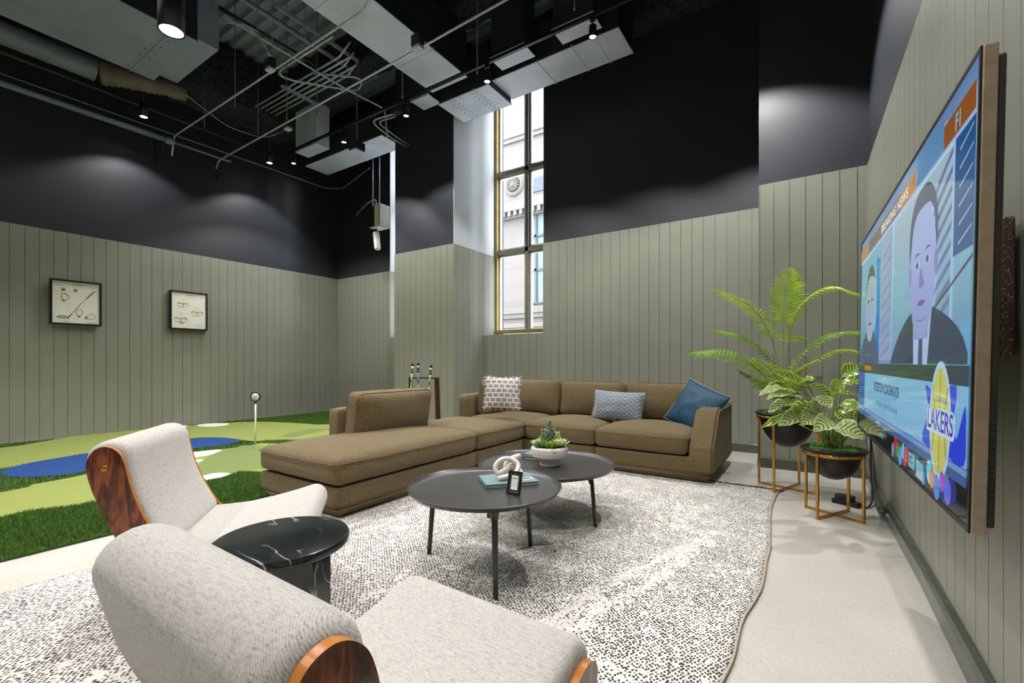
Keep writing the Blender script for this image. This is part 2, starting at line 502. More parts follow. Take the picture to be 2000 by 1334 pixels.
# baseboards
def base(name, segs, h=.1, th=.036):
    bm = B()
    for p0, p1, flip in segs:
        p0 = Vector(p0); p1 = Vector(p1); d = (p1 - p0).normalized(); n = Vector((-d.y, d.x)) * (-1 if flip else 1)
        a = [(0, 0), (th, 0), (th, h * .72), (th * .8, h * .9), (th * .5, h), (0, h)]
        A = [bm.verts.new((p0.x + n.x * x, p0.y + n.y * x, z)) for x, z in a]
        Bb = [bm.verts.new((p1.x + n.x * x, p1.y + n.y * x, z)) for x, z in a]
        bm.faces.new(A); bm.faces.new(Bb[::-1])
        for i in range(6): bm.faces.new((A[i], Bb[i], Bb[(i + 1) % 6], A[(i + 1) % 6]))
    return struct(name, bm, M_BASE)
base('baseboard_right', [(RW[1], (.44, 5.40), False), (RW[2], RW[1], False)], .11, .05)
base('baseboard_back', [((-4.70, 6.212), (-.50, 6.212), True), ((-.48, 5.432), (.42, 5.432), True), ((-.462, 5.432), (-.462, 6.2), False)], .11, .03)

# ceiling: corrugated steel deck, with ribs across the room
bm = B()
pr = []; y = -3.3; k = 0
while y < 6.9:
    pr += [(y, 6.30), (y + .08, 6.30), (y + .10, 6.38), (y + .18, 6.38)]; y += .20
pr += [(y, 6.6), (-3.3, 6.6)]
prism(bm, pr, -9.4, .9, 'x')
struct('ceiling', bm, M_DECK)
def rough_beam(name, x0, x1, y0, y1, z0, z1, seed=0, lab=None):
    bm = B(); L = max(x1 - x0, y1 - y0)
    n = int(L / .09)
    along_x = (x1 - x0) > (y1 - y0)
    softbox(bm, x1 - x0, y1 - y0, z1 - z0, .02, (n if along_x else 8, 8 if along_x else n, 10), M=Matrix.Translation(((x0 + x1) / 2, (y0 + y1) / 2, (z0 + z1) / 2)))
    for v in bm.verts:
        w = noise.noise_vector(v.co * 7 + Vector((seed, 0, 0))) * .035 + noise.noise_vector(v.co * 19) * .02
        v.co += w
    o = obj(name, bm, M_SPRAY, smooth=True); o['kind'] = 'structure'; return o
rough_beam('trim_1', -8.85, -8.0, -2.9, 5.0, 5.40, 6.28, 1)
rough_beam('trim_2', -9.0, .7, 5.9, 6.38, 5.62, 6.28, 2)
rough_beam('trim_3', -3.62, -3.20, -2.9, 4.3, 5.70, 6.28, 3)
rough_beam('trim_4', -8.0, .6, 4.55, 4.95, 5.72, 6.28, 4)
rough_beam('trim_5', -5.35, -4.95, -2.9, 4.4, 5.85, 6.28, 5)
rough_beam('trim_6', -1.9, -1.5, -2.9, 4.4, 5.75, 6.28, 6)

# ---------------------------------------------------------------- windows
def window(name, x0, x1, zs, y=6.62, mull=None):
    t = empty(name, ((x0 + x1) / 2, y, zs[0])); t['kind'] = 'structure'
    inv = Matrix.Translation(Vector(t.location)).inverted()
    def part(n, boxes, m):
        bm = B()
        for b_ in boxes: box(bm, *b_, bev=.004, seg=1)
        bm.transform(inv); return obj(n, bm, m, t)
    z0, z1 = zs[0], zs[-1]
    part('frame', [(x0, x0 + .05, y - .06, y + .08, z0, z1), (x1 - .05, x1, y - .06, y + .08, z0, z1), (x0, x1, y - .07, y + .08, z0, z0 + .06), (x0, x1, y - .06, y + .08, z1 - .06, z1)], M_GOLDFRAME)
    part('mullion', [(mull - .035, mull + .035, y - .04, y + .08, z0, z1)], M_MULL)
    for z in zs[1:-1]: part('transom', [(x0, x1, y - .04, y + .08, z - .04, z + .04)], M_MULL)
    zz = [z0] + list(zs[1:-1]) + [z1]
    for a, b in ((x0 + .05, mull - .04), (mull + .04, x1 - .05)):
        for c, d in zip(zz, zz[1:]):
            s = .032
            part('sash', [(a, a + s, y + .0, y + .06, c + .04, d - .04), (b - s, b, y + .0, y + .06, c + .04, d - .04), (a, b, y, y + .06, c + .04, c + .04 + s), (a, b, y, y + .06, d - .04 - s, d - .04)], M_SASH)
            bm = B(); bm.faces.new([bm.verts.new(q) for q in ((a + .02, y + .03, c + .06), (b - .02, y + .03, c + .06), (b - .02, y + .03, d - .06), (a + .02, y + .03, d - .06))]); bm.transform(inv); obj('pane', bm, M_GLASS, t)
M_MULL = plain('grey_brown_mullion', rgb(134, 130, 114), .4, .3)
M_SASH = plain('white_window_sash', rgb(222, 218, 210), .4)
window('window_1', -4.71, -3.40, (1.60, 3.02, 4.40, 5.93), mull=-4.06)
window('window_2', -7.23, -5.95, (1.60, 3.02, 4.40, 5.93), mull=-6.6)
bm = B(); box(bm, -3.53, -3.3, 6.66, 6.84, 1.545, 5.95); struct('trim_7', bm, M_REVEAL)
for x in (-4.06, -6.6):
    l = bpy.data.lights.new('sky_portal', 'AREA'); l.shape = 'RECTANGLE'; l.size = 1.3; l.size_y = 4.4; l.cycles.is_portal = True
    o = bpy.data.objects.new('sky_portal', l); COL.objects.link(o); o.location = (x, 6.95, 3.76); o.rotation_euler = (-pi / 2, 0, 0)

# building across the street
FY = 17.0
n = N('pale_limestone'); v = n.coord()
br = n.add('ShaderNodeTexBrick'); br.inputs['Scale'].default_value = 1.0; br.inputs['Brick Width'].default_value = 1.5; br.inputs['Row Height'].default_value = .75; br.inputs['Mortar Size'].default_value = .012
sx = n.sep(v); n.link(n.comb(sx[0], sx[2]), br.inputs['Vector'])
br.inputs['Color1'].default_value = rgb(78, 72, 69); br.inputs['Color2'].default_value = rgb(75, 70, 67); br.inputs['Mortar'].default_value = rgb(62, 58, 56)
n.color(br.outputs['Color']); n.rough(.85); M_STONE = n.m
M_SLATEW = plain('blue_grey_window', rgb(62, 74, 82), .6); M_DKW = plain('dark_window_bar', rgb(26, 32, 38), .6)
t = empty('stone_building', (-9, FY, 0), 0, 'pale limestone building with carved lion medallion seen through the window across the street', 'building')
def fp(px, py): return PV(px, py, FY)
def loc_(bm): bm.transform(Matrix.Translation((9, -FY, 0))); return bm
bm = B(); box(bm, -24, 8, FY, FY + 3, -1, 14); obj('wall', loc_(bm), M_STONE, t)
def course(z, h, d, name='cornice'):
    bm = B(); box(bm, -24, 8, FY - d, FY, z, z + h, .02, 1); box(bm, -24, 8, FY - d * .6, FY, z - h * .6, z); 
    if h > .3:
        x = -16.
        while x < -6: box(bm, x, x + .14, FY - d * .95, FY, z - h * .5, z); x += .3
    obj(name, loc_(bm), M_STONE, t)
course(fp(1020, 415).z, .42, .45); course(fp(1020, 320).z + 1.2, .28, .2); course(fp(1040, 612).z, .3, .2); course(fp(1040, 640).z, .2, .25)
p = fp(1005, 362)
bm = B()
lathe(bm, [(0.30, .0), (.34, .10), (.42, .12), (.50, .05), (.52, 0)], 40)
lathe(bm, [(0, .22), (.10, .2), (.18, .1), (.22, 0)], 20)
for k in range(14):
    a = 2 * pi * k / 14
    tube(bm, [(.16 * cos(a), .16 * sin(a), .1), (.26 * cos(a + .15), .26 * sin(a + .15), .12), (.3 * cos(a + .35), .3 * sin(a + .35), .04)], .035, 6, rs=[.05, .04, .015])
for s_ in (-1, 1): 
    bmesh.ops.create_uvsphere(bm, u_segments=8, v_segments=6, radius=.035, matrix=Matrix.Translation((.07 * s_, .06, .2)))
bmesh.ops.create_uvsphere(bm, u_segments=10, v_segments=8, radius=.07, matrix=Matrix.Translation((0, -.07, .19)))
bm.transform(Matrix.Translation((p.x, FY, p.z)) @ Matrix.Rotation(pi / 2, 4, 'X'))
tag(obj('medallion', loc_(bm), plain('carved_stone', rgb(72, 66, 62), .9), t, smooth=True), 'round carved lion head medallion')
def bwin(x0, x1, z0, z1, bars):
    bm = B(); box(bm, x0, x1, FY - .02, FY + .02, z0, z1); w = obj('window_pane', loc_(bm), M_SLATEW, t)
    bm = B()
    for b_ in bars: box(bm, *b_)
    box(bm, x0 - .06, x1 + .06, FY - .08, FY, z0 - .06, z0); box(bm, x0 - .06, x1 + .06, FY - .08, FY, z1, z1 + .06)
    obj('window_bars', loc_(bm), M_DKW, w)
a, b = fp(1036, 592), fp(1078, 402)
xm = fp(1048, 500).x
bars = [(xm - .05, xm + .05, FY - .08, FY, a.z, b.z)] + [(a.x, b.x, FY - .08, FY, z - .05, z + .05) for z in (fp(1045, 528).z, fp(1045, 462).z)]
bwin(a.x, b.x, a.z, b.z, bars)
a, b = fp(1034, 378), fp(1078, 340)
bm = B(); box(bm, a.x, b.x, FY - .05, FY, a.z, b.z)
obj('dark_pane', loc_(bm), plain('dark_slate_glass', rgb(34, 42, 50), .6), t)
bm = B(); box(bm, -60, 40, 7.0, 60, -.5, -.3)
struct('trim_8', bm, plain('bounce_street_paving', rgb(176, 174, 170), .9))  # unseen street, coloured pale to bounce daylight up to the window reveal
# ---------------------------------------------------------------- lights of the room
def track_head(x, y, z, label, tilt=0, lit=True, group='spotlights on the ceiling track', e=None, tx=0, ty=0):
    """z is the lens height; hangs on a stem from the track"""
    t = empty('track_spotlight', (x, y, z + .22), 0, label, 'spotlight', group)
    bm = B(); box(bm, -.03, .03, -.018, .018, -.05, 0, .004, 1); obj('adapter', bm, M_BLACK, t)
    bm = B(); tube(bm, [(0, 0, -.05), (0, 0, -.10)], .008, 8); obj('stem', bm, M_BLACK, t)
    bm = B(); lathe(bm, [(0, -.09), (.03, -.092), (.04, -.10), (.042, -.22), (.037, -.222), (.034, -.205), (0, -.205)], 24); obj('lamp_housing', bm, M_BLACK, t)
    bm = B(); lathe(bm, [(0, -.2135), (.033, -.2135), (.033, -.207), (0, -.207)], 20); obj('lens', bm, M_LENS, t)
    if lit: lamp((x, y, z - .012), e, tilt=(tx, ty))
    return t
TZ, TV_ = 4.56, 4.52
heads = [(-7.56, 'track spotlight at the far end of the track by the grooved side wall'),
         (-6.17, 'track spotlight second from the far end, under the small duct'),
         (-4.78, 'track spotlight hanging in front of the wall pier beside the bent conduits'),
         (-3.36, 'glaring track spotlight under the wide duct panel above the tall window'),
         (-1.96, 'brightest starry track spotlight near the end plate of the long duct')]
for x, lb in heads: track_head(x, TV_, TZ, lb)
track_head(-.56, TV_, TZ, 'track spotlight beyond the top edge above the potted plants', e=280)
bm = B(); box(bm, -7.62, .42, TV_ - .018, TV_ + .018, TZ + .22, TZ + .255); box(bm, -7.62, .42, TV_ - .004, TV_ + .004, TZ + .255, TZ + .262)
tag(obj('track_rail', bm, M_BLACK), 'long black lighting track carrying the starry spotlights towards the window', 'lighting track')
for yy, xs in ((1.15, (-5.1, -3.5, -1.9, -.35)), (-1.4, (-6.5, -4.2, -2.2, -.6))):  # out-of-view lamp rows; the rear one is added to light the room
    t = empty('track_rail', (0, 0, 0), 0, 'black lighting track over the %s' % ('armchairs' if yy > 0 else 'unseen end of the room, added for light'), 'lighting track')
    bm = B(); box(bm, xs[0] - .4, .42, yy - .018, yy + .018, TZ + .22 + .05, TZ + .305); obj('rail', bm, M_BLACK, t)
    for x in xs: track_head(x, yy, TZ + .05, 'track spotlight out of view over the %s' % ('armchairs' if yy > 0 else 'unseen end, added for light'), group='spotlights behind the viewer', e=({-5.1: 120, -3.5: 130, -1.9: 170, -.35: 210}[x] if yy > 0 else 120))

def pendant(x, y, z, r, h, top, label, e=None, ang=114):
    t = empty('cylinder_pendant', (x, y, top), 0, label, 'ceiling light', 'black cylinder pendants')
    q = z - top
    bm = B(); lathe(bm, [(0, q + h), (r * .97, q + h), (r, q + h - .005), (r, q), (r * .9, q), (r * .88, q + .012), (0, q + .012)], 40); obj('housing', bm, M_BLACK, t)
    bm = B(); lathe(bm, [(0, q + .006), (r * .86, q + .006), (r * .86, q + .011), (0, q + .011)], 32); obj('lens', bm, M_LENS, t)
    bm = B(); tube(bm, [(0, 0, q + h), (0, 0, 0)], .008, 8); obj('rod', bm, M_BLACK, t)
    lamp((x, y, z - .004), e, angle=ang)
for y, lb in ((4.5, 'small black cylinder pendant beside the far end of the track'), (2.62, 'small black cylinder pendant on a thin rod below the pipes'),
              (.65, 'small black cylinder pendant over the turf just outside the view'), (-.8, 'small black cylinder pendant at the entrance end of the turf')):
    pendant(-8.3 if y > 1 else -8.56, y, 4.74, .052, .20, 6.3, lb, 110)
p = PD(335, 62, 4.0)
pendant(p.x, p.y, p.z, .10, .40, 6.3, 'large black cylinder pendant glowing under the big grey duct', 200)
pendant(p.x, p.y - 2.0, p.z, .10, .40, 6.3, 'large black cylinder pendant over the turf behind the armchairs', 200)

# ---------------------------------------------------------------- ducts
def duct(name, x0, x1, y0, y1, z0, z1, label, seams=(), along='y', flange=True, mat=None, screws=True):
    t = empty(name, ((x0 + x1) / 2, (y0 + y1) / 2, z0), 0, label, 'duct')
    c = Vector(t.location)
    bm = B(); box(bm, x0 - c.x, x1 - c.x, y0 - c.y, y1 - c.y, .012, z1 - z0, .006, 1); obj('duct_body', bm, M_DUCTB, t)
    bm = B(); box(bm, x0 - c.x - .006, x1 - c.x + .006, y0 - c.y - .006, y1 - c.y + .006, 0, .016, .003, 1); tag(obj('lit_underside_panel', bm, mat or M_DUCT, t), 'underside sheet, pale colour standing for floor light')  # pale sheet carries the floor bounce in its colour, dark body the shade
    if flange:
        for s in seams:
            bm = B()
            if along == 'y': box(bm, x0 - c.x - .012, x1 - c.x + .012, s - .006 - c.y, s + .006 - c.y, -.008, .03)
            else: box(bm, s - .006 - c.x, s + .006 - c.x, y0 - c.y - .012, y1 - c.y + .012, -.008, .03)
            obj('seam', bm, mat or M_DUCT, t)
    if screws:
        bm = B()
        for s in seams:
            for off in (-.05, .05):
                for k in range(7):
                    f = (k + .5) / 7
                    if along == 'y': q = (x0 + (x1 - x0) * f, s + off)
                    else: q = (s + off, y0 + (y1 - y0) * f)
                    lathe(bm, [(0, -.006), (.008, -.004), (.009, 0)], 6, (q[0] - c.x, q[1] - c.y, 0))
        if seams: obj('screws', bm, M_BLACK, t)['kind'] = 'stuff'
    return t
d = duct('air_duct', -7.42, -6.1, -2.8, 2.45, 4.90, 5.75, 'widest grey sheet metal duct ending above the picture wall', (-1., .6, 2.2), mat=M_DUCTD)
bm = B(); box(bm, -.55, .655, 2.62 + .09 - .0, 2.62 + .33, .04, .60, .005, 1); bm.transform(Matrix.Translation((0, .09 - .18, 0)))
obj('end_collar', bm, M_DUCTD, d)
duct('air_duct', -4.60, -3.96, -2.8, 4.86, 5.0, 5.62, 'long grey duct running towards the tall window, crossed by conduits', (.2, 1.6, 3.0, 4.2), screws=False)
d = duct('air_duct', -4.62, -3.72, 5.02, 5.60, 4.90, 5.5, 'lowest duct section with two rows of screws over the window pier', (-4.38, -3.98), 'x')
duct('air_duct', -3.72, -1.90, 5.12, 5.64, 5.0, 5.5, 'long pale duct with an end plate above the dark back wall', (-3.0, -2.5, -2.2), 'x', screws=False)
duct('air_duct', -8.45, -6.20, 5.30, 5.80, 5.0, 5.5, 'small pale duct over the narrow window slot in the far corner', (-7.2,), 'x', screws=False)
for x0, x1, y0, lb in ((-8.0, -7.35, 4.82, 'small duct stub nearest the far corner above the track'), (-5.0, -4.66, 4.84, 'short duct stub between wall pier and long duct'),
                   (-3.45, -2.95, 4.72, 'bright duct stub just above the glaring track spotlight'), (-2.55, -2.05, 4.72, 'bright duct stub behind the starry track spotlight')):
    t = empty('duct_stub', ((x0 + x1) / 2, y0 + .12, 4.98), 0, lb, 'duct', 'duct stubs')
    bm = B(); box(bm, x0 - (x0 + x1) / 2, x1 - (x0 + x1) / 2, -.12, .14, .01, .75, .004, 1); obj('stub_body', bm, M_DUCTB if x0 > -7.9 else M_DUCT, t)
    bm = B(); box(bm, x0 - (x0 + x1) / 2 - .004, x1 - (x0 + x1) / 2 + .004, -.124, .144, 0, .012); tag(obj('lit_underside_panel', bm, M_DUCT, t), 'underside sheet, pale colour standing for floor light')
    bm = B(); box(bm, x0 - (x0 + x1) / 2 - .015, x1 - (x0 + x1) / 2 + .015, -.135, -.12, -.01, .02); obj('lip', bm, M_DUCT, t)
# round spiral duct
t = empty('spiral_duct', (-8.25, 0, 5.12), 0, 'round ribbed duct with a crumpled sleeve beside the widest duct', 'duct')
bm = B(); pts = []; rs = []
y = -2.6
while y < 2.15:
    pts += [(0, y, 0), (0, y + .012, 0), (0, y + .024, 0), (0, y + .036, 0)]; rs += [.14, .148, .148, .14]; y += .22
tube(bm, pts, .14, 28, rs=rs); obj('duct_pipe', bm, M_PIPE, t, smooth=True)
bm = B(); pts = []; rs = []
for k in range(30):
    f = k / 29
    pts.append((.05 * sin(f * 3) + f * .30, 2.12 + f * .9, .05 * f)); rs.append(.15 - .05 * f + (.010 if k % 2 else -.006))
tube(bm, pts, .1, 24, rs=rs)
for v in bm.verts: v.co += noise.noise_vector(v.co * 9) * .02
tag(obj('flexible_sleeve', bm, plain('crumpled_duct_wrap', rgb(118, 108, 98), .6, 0, 8), t, smooth=True), 'crumpled brown duct sleeve')

# ---------------------------------------------------------------- pipes and conduits
def pipe(name, pts, r, mat, label, cat='pipe', group=None, bend=0, n=8):
    bm = B(); P = [Vector(p) for p in pts]
    if bend:
        Q = [P[0]]
        for a, b, c in zip(P, P[1:], P[2:]):
            d0 = (a - b).normalized(); d1 = (c - b).normalized()
            for k in range(5):
                f = k / 4
                Q.append((b + d0 * bend) * (1 - f) ** 2 + b * 2 * f * (1 - f) + (b + d1 * bend) * f * f)
        Q.append(P[-1]); P = Q
    tube(bm, P, r, n); return tag(obj(name, bm, mat), label, cat, group)
o = empty('sprinkler_pipe', (-8.62, 0, 4.65), 0, 'thick grey pipe running high along the picture wall, capped at its end', 'pipe')
bm = B(); tube(bm, [(0, -2.9, 0), (0, 3.0, 0)], .042, 16); obj('pipe_run', bm, M_PIPE, o)
bm = B(); lathe(bm, [(0, 0), (.05, 0), (.055, .02), (.055, .10), (.05, .12), (0, .12)], 16); bm.transform(Matrix.Translation((0, 3.0, 0)) @ Matrix.Rotation(-pi / 2, 4, 'X')); obj('coupling', bm, M_PIPE, o)
bm = B(); tube(bm, [(0, 3.1, 0), (0, 3.95, 0), (0, 3.98, .02)], .02, 10); obj('pipe_end', bm, M_PIPE, o)
for yy in (3.0, 3.9):
    bm = B(); tube(bm, [(.04, yy, .03), (-.34, yy, .03), (-.34, yy, -.32)], .012, 4); tube(bm, [(.02, yy, .02), (-.34, yy, -.26)], .012, 4); obj('wall_bracket', bm, M_BLACK, o)
for yy in (-.5, 1.0):
    bm = B(); box(bm, -.05, .05, yy - .012, yy + .012, -.05, .05); box(bm, -.006, .006, yy - .006, yy + .006, .05, 1.6); obj('hanger', bm, M_DARKMET, o)
pipe('conduit', [(-8.8, -2.9, 4.84), (-8.8, 6.0, 4.86), (-8.5, 6.2, 4.86), (-7.6, 6.2, 5.1)], .013, M_PIPE, 'thin conduit running beside the thick pipe and bending at the far corner', 'conduit', bend=.1)
pipe('sprinkler_pipe', [(-8.42, -2.9, 4.96), (-8.42, 4.75, 4.95)], .026, M_DARKMET, 'dark pipe running above the thick grey pipe along the picture wall')
pipe('conduit', [(-8.7, 3.12, 4.45), (-8.62, 3.12, 4.75), (-3.9, 3.09, 4.75), (-3.6, 3.0, 4.80), (-3.6, 1.0, 4.8)], .013, M_CONDUIT, 'bright conduit crossing under the long duct, with a square box midway', 'conduit', bend=.08)
pipe('conduit', [(-8.75, 3.80, 4.5), (-8.6, 3.78, 4.60), (-.9, 3.62, 4.62)], .013, M_CONDUIT, 'bright conduit crossing the whole ceiling with two hanging boxes', 'conduit', bend=.06)
for k in range(5):
    yy = 4.10 + k * .085
    pipe('conduit', [(-8.6 + .05 * k, yy, 5.50), (-5.7 - .07 * k, yy, 5.50), (-5.45 - .07 * k, yy, 5.62)] if k % 2 == 0 else [(-8.6 + .05 * k, yy, 5.50), (-5.5 - .05 * k, yy, 5.50)], .014, M_CONDUIT, 'one of five parallel conduits bundled on a slotted strut', 'conduit', 'bundle of parallel conduits', bend=.06 if k % 2 == 0 else 0)
def strut(p0, p1, label, w=.041):
    bm = B(); p0 = Vector(p0); p1 = Vector(p1); L = (p1 - p0).length; d = (p1 - p0).normalized()
    M = Matrix.Translation(p0) @ d.to_track_quat('X', 'Z').to_matrix().to_4x4()
    box(bm, 0, L, -w / 2, -w / 2 + .004, -.02, .02, M=M); box(bm, 0, L, w / 2 - .004, w / 2, -.02, .02, M=M)
    x = 0
    while x < L:   # slotted web
        box(bm, x, min(L, x + .03), -w / 2, w / 2, -.022, -.018, M=M); x += .05
    box(bm, 0, L, -w / 2, -w / 4, -.022, -.018, M=M); box(bm, 0, L, w / 4, w / 2, -.022, -.018, M=M)
    tag(obj('slotted_strut', bm, M_CONDUIT), label, 'strut')
strut((-7.0, 3.98, 5.46), (-7.0, 4.56, 5.46), 'short slotted strut under the five parallel conduits')
strut((-5.78, 3.2, 5.70), (-5.8, 4.5, 5.70), 'long slotted strut beside the long duct')
pipe('pipe', [(-5.88, -2.9, 5.62), (-5.92, 4.42, 5.60)], .034, M_PIPE, 'grey pipe beside the long slotted strut')
pipe('pipe', [(-6.29, 2.75, 5.60), (-6.29, 4.10, 5.60)], .026, M_DARKMET, 'dark pipe running past the loop of bent conduit')
pipe('conduit', [(-6.14, 2.75, 5.42), (-6.14, 4.5, 5.40), (-6.0, 5.2, 5.35), (-6.0, 5.25, 4.9)], .014, M_CONDUIT, 'bright conduit running beneath the slotted strut towards the small duct', 'conduit', bend=.1)
pipe('conduit', [(-5.35, 3.75, 5.45), (-6.75, 3.75, 5.45), (-6.75, 3.95, 5.45), (-6.1, 4.75, 5.45), (-5.75, 4.55, 5.45), (-6.3, 4.05, 5.45)], .015, M_CONDUIT, 'looping bent conduit hanging over the parallel bundle', 'conduit', bend=.16, n=8)
pipe('flexible_conduit', [PZ(432, 44, 5.2), PZ(470, 42, 5.2), PZ(505, 62, 5.1), PZ(528, 110, 4.85)], .012, M_CONDUIT, 'drooping flexible conduit from the widest duct to the square box', 'conduit', bend=.25)
pipe('conduit', [PZ(772, 222, 4.85), PZ(722, 236, 4.85), PZ(765, 270, 4.75), PZ(800, 290, 4.75)], .013, M_CONDUIT, 'outer one of two bent conduits leaving the dark box on the track', 'conduit', bend=.16)
pipe('conduit', [PZ(772, 228, 4.85), PZ(736, 238, 4.85), PZ(772, 266, 4.75), PZ(800, 284, 4.75)], .011, M_CONDUIT, 'inner one of two bent conduits leaving the dark box on the track', 'conduit', bend=.12)
pipe('cable', [(-7.9, .8, 5.35), (-7.75, 1.6, 5.02), (-7.6, 2.3, 4.96), (-7.45, 2.75, 4.99)], .006, M_DARKMET, 'thin cable sagging beneath the round duct', 'cable', bend=.2)
pipe('cable', [(-7.6, 2.9, 4.98), (-7.9, 3.6, 4.90), (-7.9, 4.2, 4.95), (-7.8, 4.5, 5.2)], .005, M_CONDUIT, 'thin cable sagging below the sprayed beam', 'cable', bend=.2)
def jbox(px, py, z, s, label, lid=True):
    p = PZ(px, py, z); t = empty('junction_box', p, 0, label, 'electrical box')
    bm = B(); box(bm, -s / 2, s / 2, -s / 3, s / 3, 0, s, .004, 1); obj('box_body', bm, M_DARKMET, t)
    if lid: bm = B(); box(bm, -s * .45, s * .45, -s * .36, s * .36, -.03, 0, .004, 1); obj('box_cover', bm, M_CONDUIT, t)
jbox(528, 134, 4.76, .12, 'square electrical box with pale cover on the conduit below the widest duct')
jbox(563, 250, 4.58, .12, 'electrical box with pale cover hanging midway on the ceiling-wide conduit')
jbox(816, 92, 4.60, .13, 'electrical box beneath the long duct on the ceiling-wide conduit')
jbox(775, 222, 4.84, .16, 'dark electrical box sitting on the lighting track', False)
rods = [(459, 208, 4.75, 'below the sprayed beam'), (399, 253, 4.95, 'beside the dark pipe'), (158, 217, 4.96, 'nearest the picture wall corner'),
        (532, 110, 4.8, 'above the square electrical box'), (504, 272, 4.7, 'slanting past the parallel bundle'), (560, 232, 4.62, 'holding the midway electrical box'),
        (619, 224, 4.7, 'beside the looping conduit'), (786, 192, 4.7, 'between long duct and track'), (932, 144, 4.7, 'near the bright duct stub'),
        (1122, 20, 4.9, 'near the starry spotlight'), (503, 110, 4.8, 'passing the flexible conduit'), (596, 75, 5.2, 'beside the slotted strut')]
for px, py, z, w in rods:
    p = PZ(px, py, z); bm = B(); tube(bm, [(0, 0, 0), (.0, 0, 6.32 - z)], .006, 6); tube(bm, [(0, 0, 0), (0, 0, .04)], .012, 6)
    tag(obj('hanger_rod', bm, M_PIPE, loc=p), 'thin threaded hanger rod ' + w, 'rod', 'ceiling hanger rods')
# small hanging speaker box
p = PZ(697, 296, 4.38); t = empty('ceiling_speaker', p, 0, 'small dark square speaker hanging on a rod below the small pale duct', 'speaker')
bm = B(); box(bm, -.09, .09, -.09, .09, .01, .13, .006, 1); obj('speaker_box', bm, M_DARKMET, t)
bm = B(); box(bm, -.08, .08, -.08, .08, -.006, .01, .004, 1); obj('speaker_grille', bm, M_DUCT, t)
bm = B(); tube(bm, [(0, 0, .13), (0, 0, 1.9)], .008, 6); obj('rod', bm, M_PIPE, t)
# hanging projector bracket with white tube sensor
p = PV(737, 425, 5.9); t = empty('ball_launch_monitor', p, 0, 'black hanging device with white bracket and white tube in the corner recess', 'device')
t.name = 'hanging_device'
bm = B(); box(bm, -.19, .07, -.10, .10, -.19, .19, .006, 1); obj('device_box', bm, M_BLACK, t)
bm = B(); box(bm, .07, .085, -.13, .0, -.22, .21); box(bm, .085, .21, -.13, -.12, -.22, .21) ; box(bm, .20, .21, -.13, .12, -.22, .21); box(bm, -.06, .21, -.13, .10, -.225, -.213)
obj('bracket', bm, M_WHITEP, t)
bm = B(); lathe(bm, [(0, -.17), (.05, -.17), (.06, -.15), (.06, .15), (.05, .17), (0, .17)], 20); bm.transform(Matrix.Translation((.02, -.03, -.46)) @ Matrix.Rotation(-.14, 4, 'Y')); obj('white_tube', bm, M_WHITEP, t, smooth=True)
bm = B(); tube(bm, [(0, -.03, -.3), (0, -.03, -.22)], .02, 8); obj('tube_mount', bm, M_DARKMET, t)
bm = B(); tube(bm, [(.06, 0, .19), (.06, 0, 1.15)], .010, 8); tube(bm, [(-.13, 0, .19), (-.13, 0, 1.15)], .010, 8); obj('support_rods', bm, M_CONDUIT, t)
bm = B(); tube(bm, smooth_loop([(-.02, 0, .19), (-.04, 0, .30), (-.12, .02, .38), (-.4, .05, .34), (-.9, .2, .25)], 5, False), .013, 8); obj('bent_conduit', bm, M_PIPE, t)
# ---------------------------------------------------------------- rug
def rug_z(x, y):
    return .010 + .004 * max(0, noise.noise(Vector((x * 1.7, y * 1.7, 3)))) + .014 * math.exp(-((x + .72 - .25 * (y - 2.3)) / .07) ** 2) * max(0, 1 - abs(y - 2.2) / 1.1) * .8
RX0, RX1, RY0, RY1 = -3.18, -.24, -.9, 4.47
nx, ny = 96, 150
bm = B(); top = []
for j in range(ny + 1):
    row = []
    for i in range(nx + 1):
        x = RX0 + (RX1 - RX0) * i / nx; y = RY0 + (RY1 - RY0) * j / ny
        e = i / nx
        x += (.028 * sin(y * 2.6 + .6) + .02 * noise.noise(Vector((0, y * 3, 0)))) * (e if e > .5 else 0) + .02 * noise.noise(Vector((5, y * 3, 0))) * (1 - e)
        y += .02 * noise.noise(Vector((x * 3, 9, 0))) * (j / ny)
        row.append(bm.verts.new((x, y, rug_z(x, y))))
    top.append(row)
for j in range(ny):
    for i in range(nx): bm.faces.new((top[j][i], top[j][i + 1], top[j + 1][i + 1], top[j + 1][i])).smooth = True
edge = [top[0][i] for i in range(nx + 1)] + [top[j][nx] for j in range(1, ny + 1)] + [top[ny][i] for i in range(nx - 1, -1, -1)] + [top[j][0] for j in range(ny - 1, 0, -1)]
low = [bm.verts.new((v.co.x, v.co.y, .001)) for v in edge]
for k in range(len(edge)): bm.faces.new((edge[k - 1], edge[k], low[k], low[k - 1]))
hem_pts = [top[j][nx].co + Vector((.004, 0, -.002)) for j in range(0, ny + 1, 2)]
hemL = [top[j][0].co + Vector((-.004, 0, -.002)) for j in range(0, ny + 1, 2)]
far_edge = [top[ny][i].co.copy() for i in range(nx + 1)]
rug = tag(obj('area_rug', bm, M_RUG), 'large cream rug woven with black flecks under the coffee tables', 'rug')
bm = B()
tube(bm, hem_pts, .006, 6); obj('hem', bm, plain('tan_hem_stitch', rgb(176, 164, 142), .95, 0, 120), rug)
bm = B(); tube(bm, hemL, .006, 6); obj('hem', bm, plain('cream_hem_stitch', rgb(196, 188, 172), .95, 0, 120), rug)
random.seed(4); bm = B()
for q in far_edge:
    for k in range(5):
        a = q + Vector((random.uniform(-.015, .015), 0, -.004)); L = random.uniform(.03, .055)
        tube(bm, [a, a + Vector((random.uniform(-.02, .02), L * .5, .006)), a + Vector((random.uniform(-.03, .03), L, -.006))], .0035, 5)
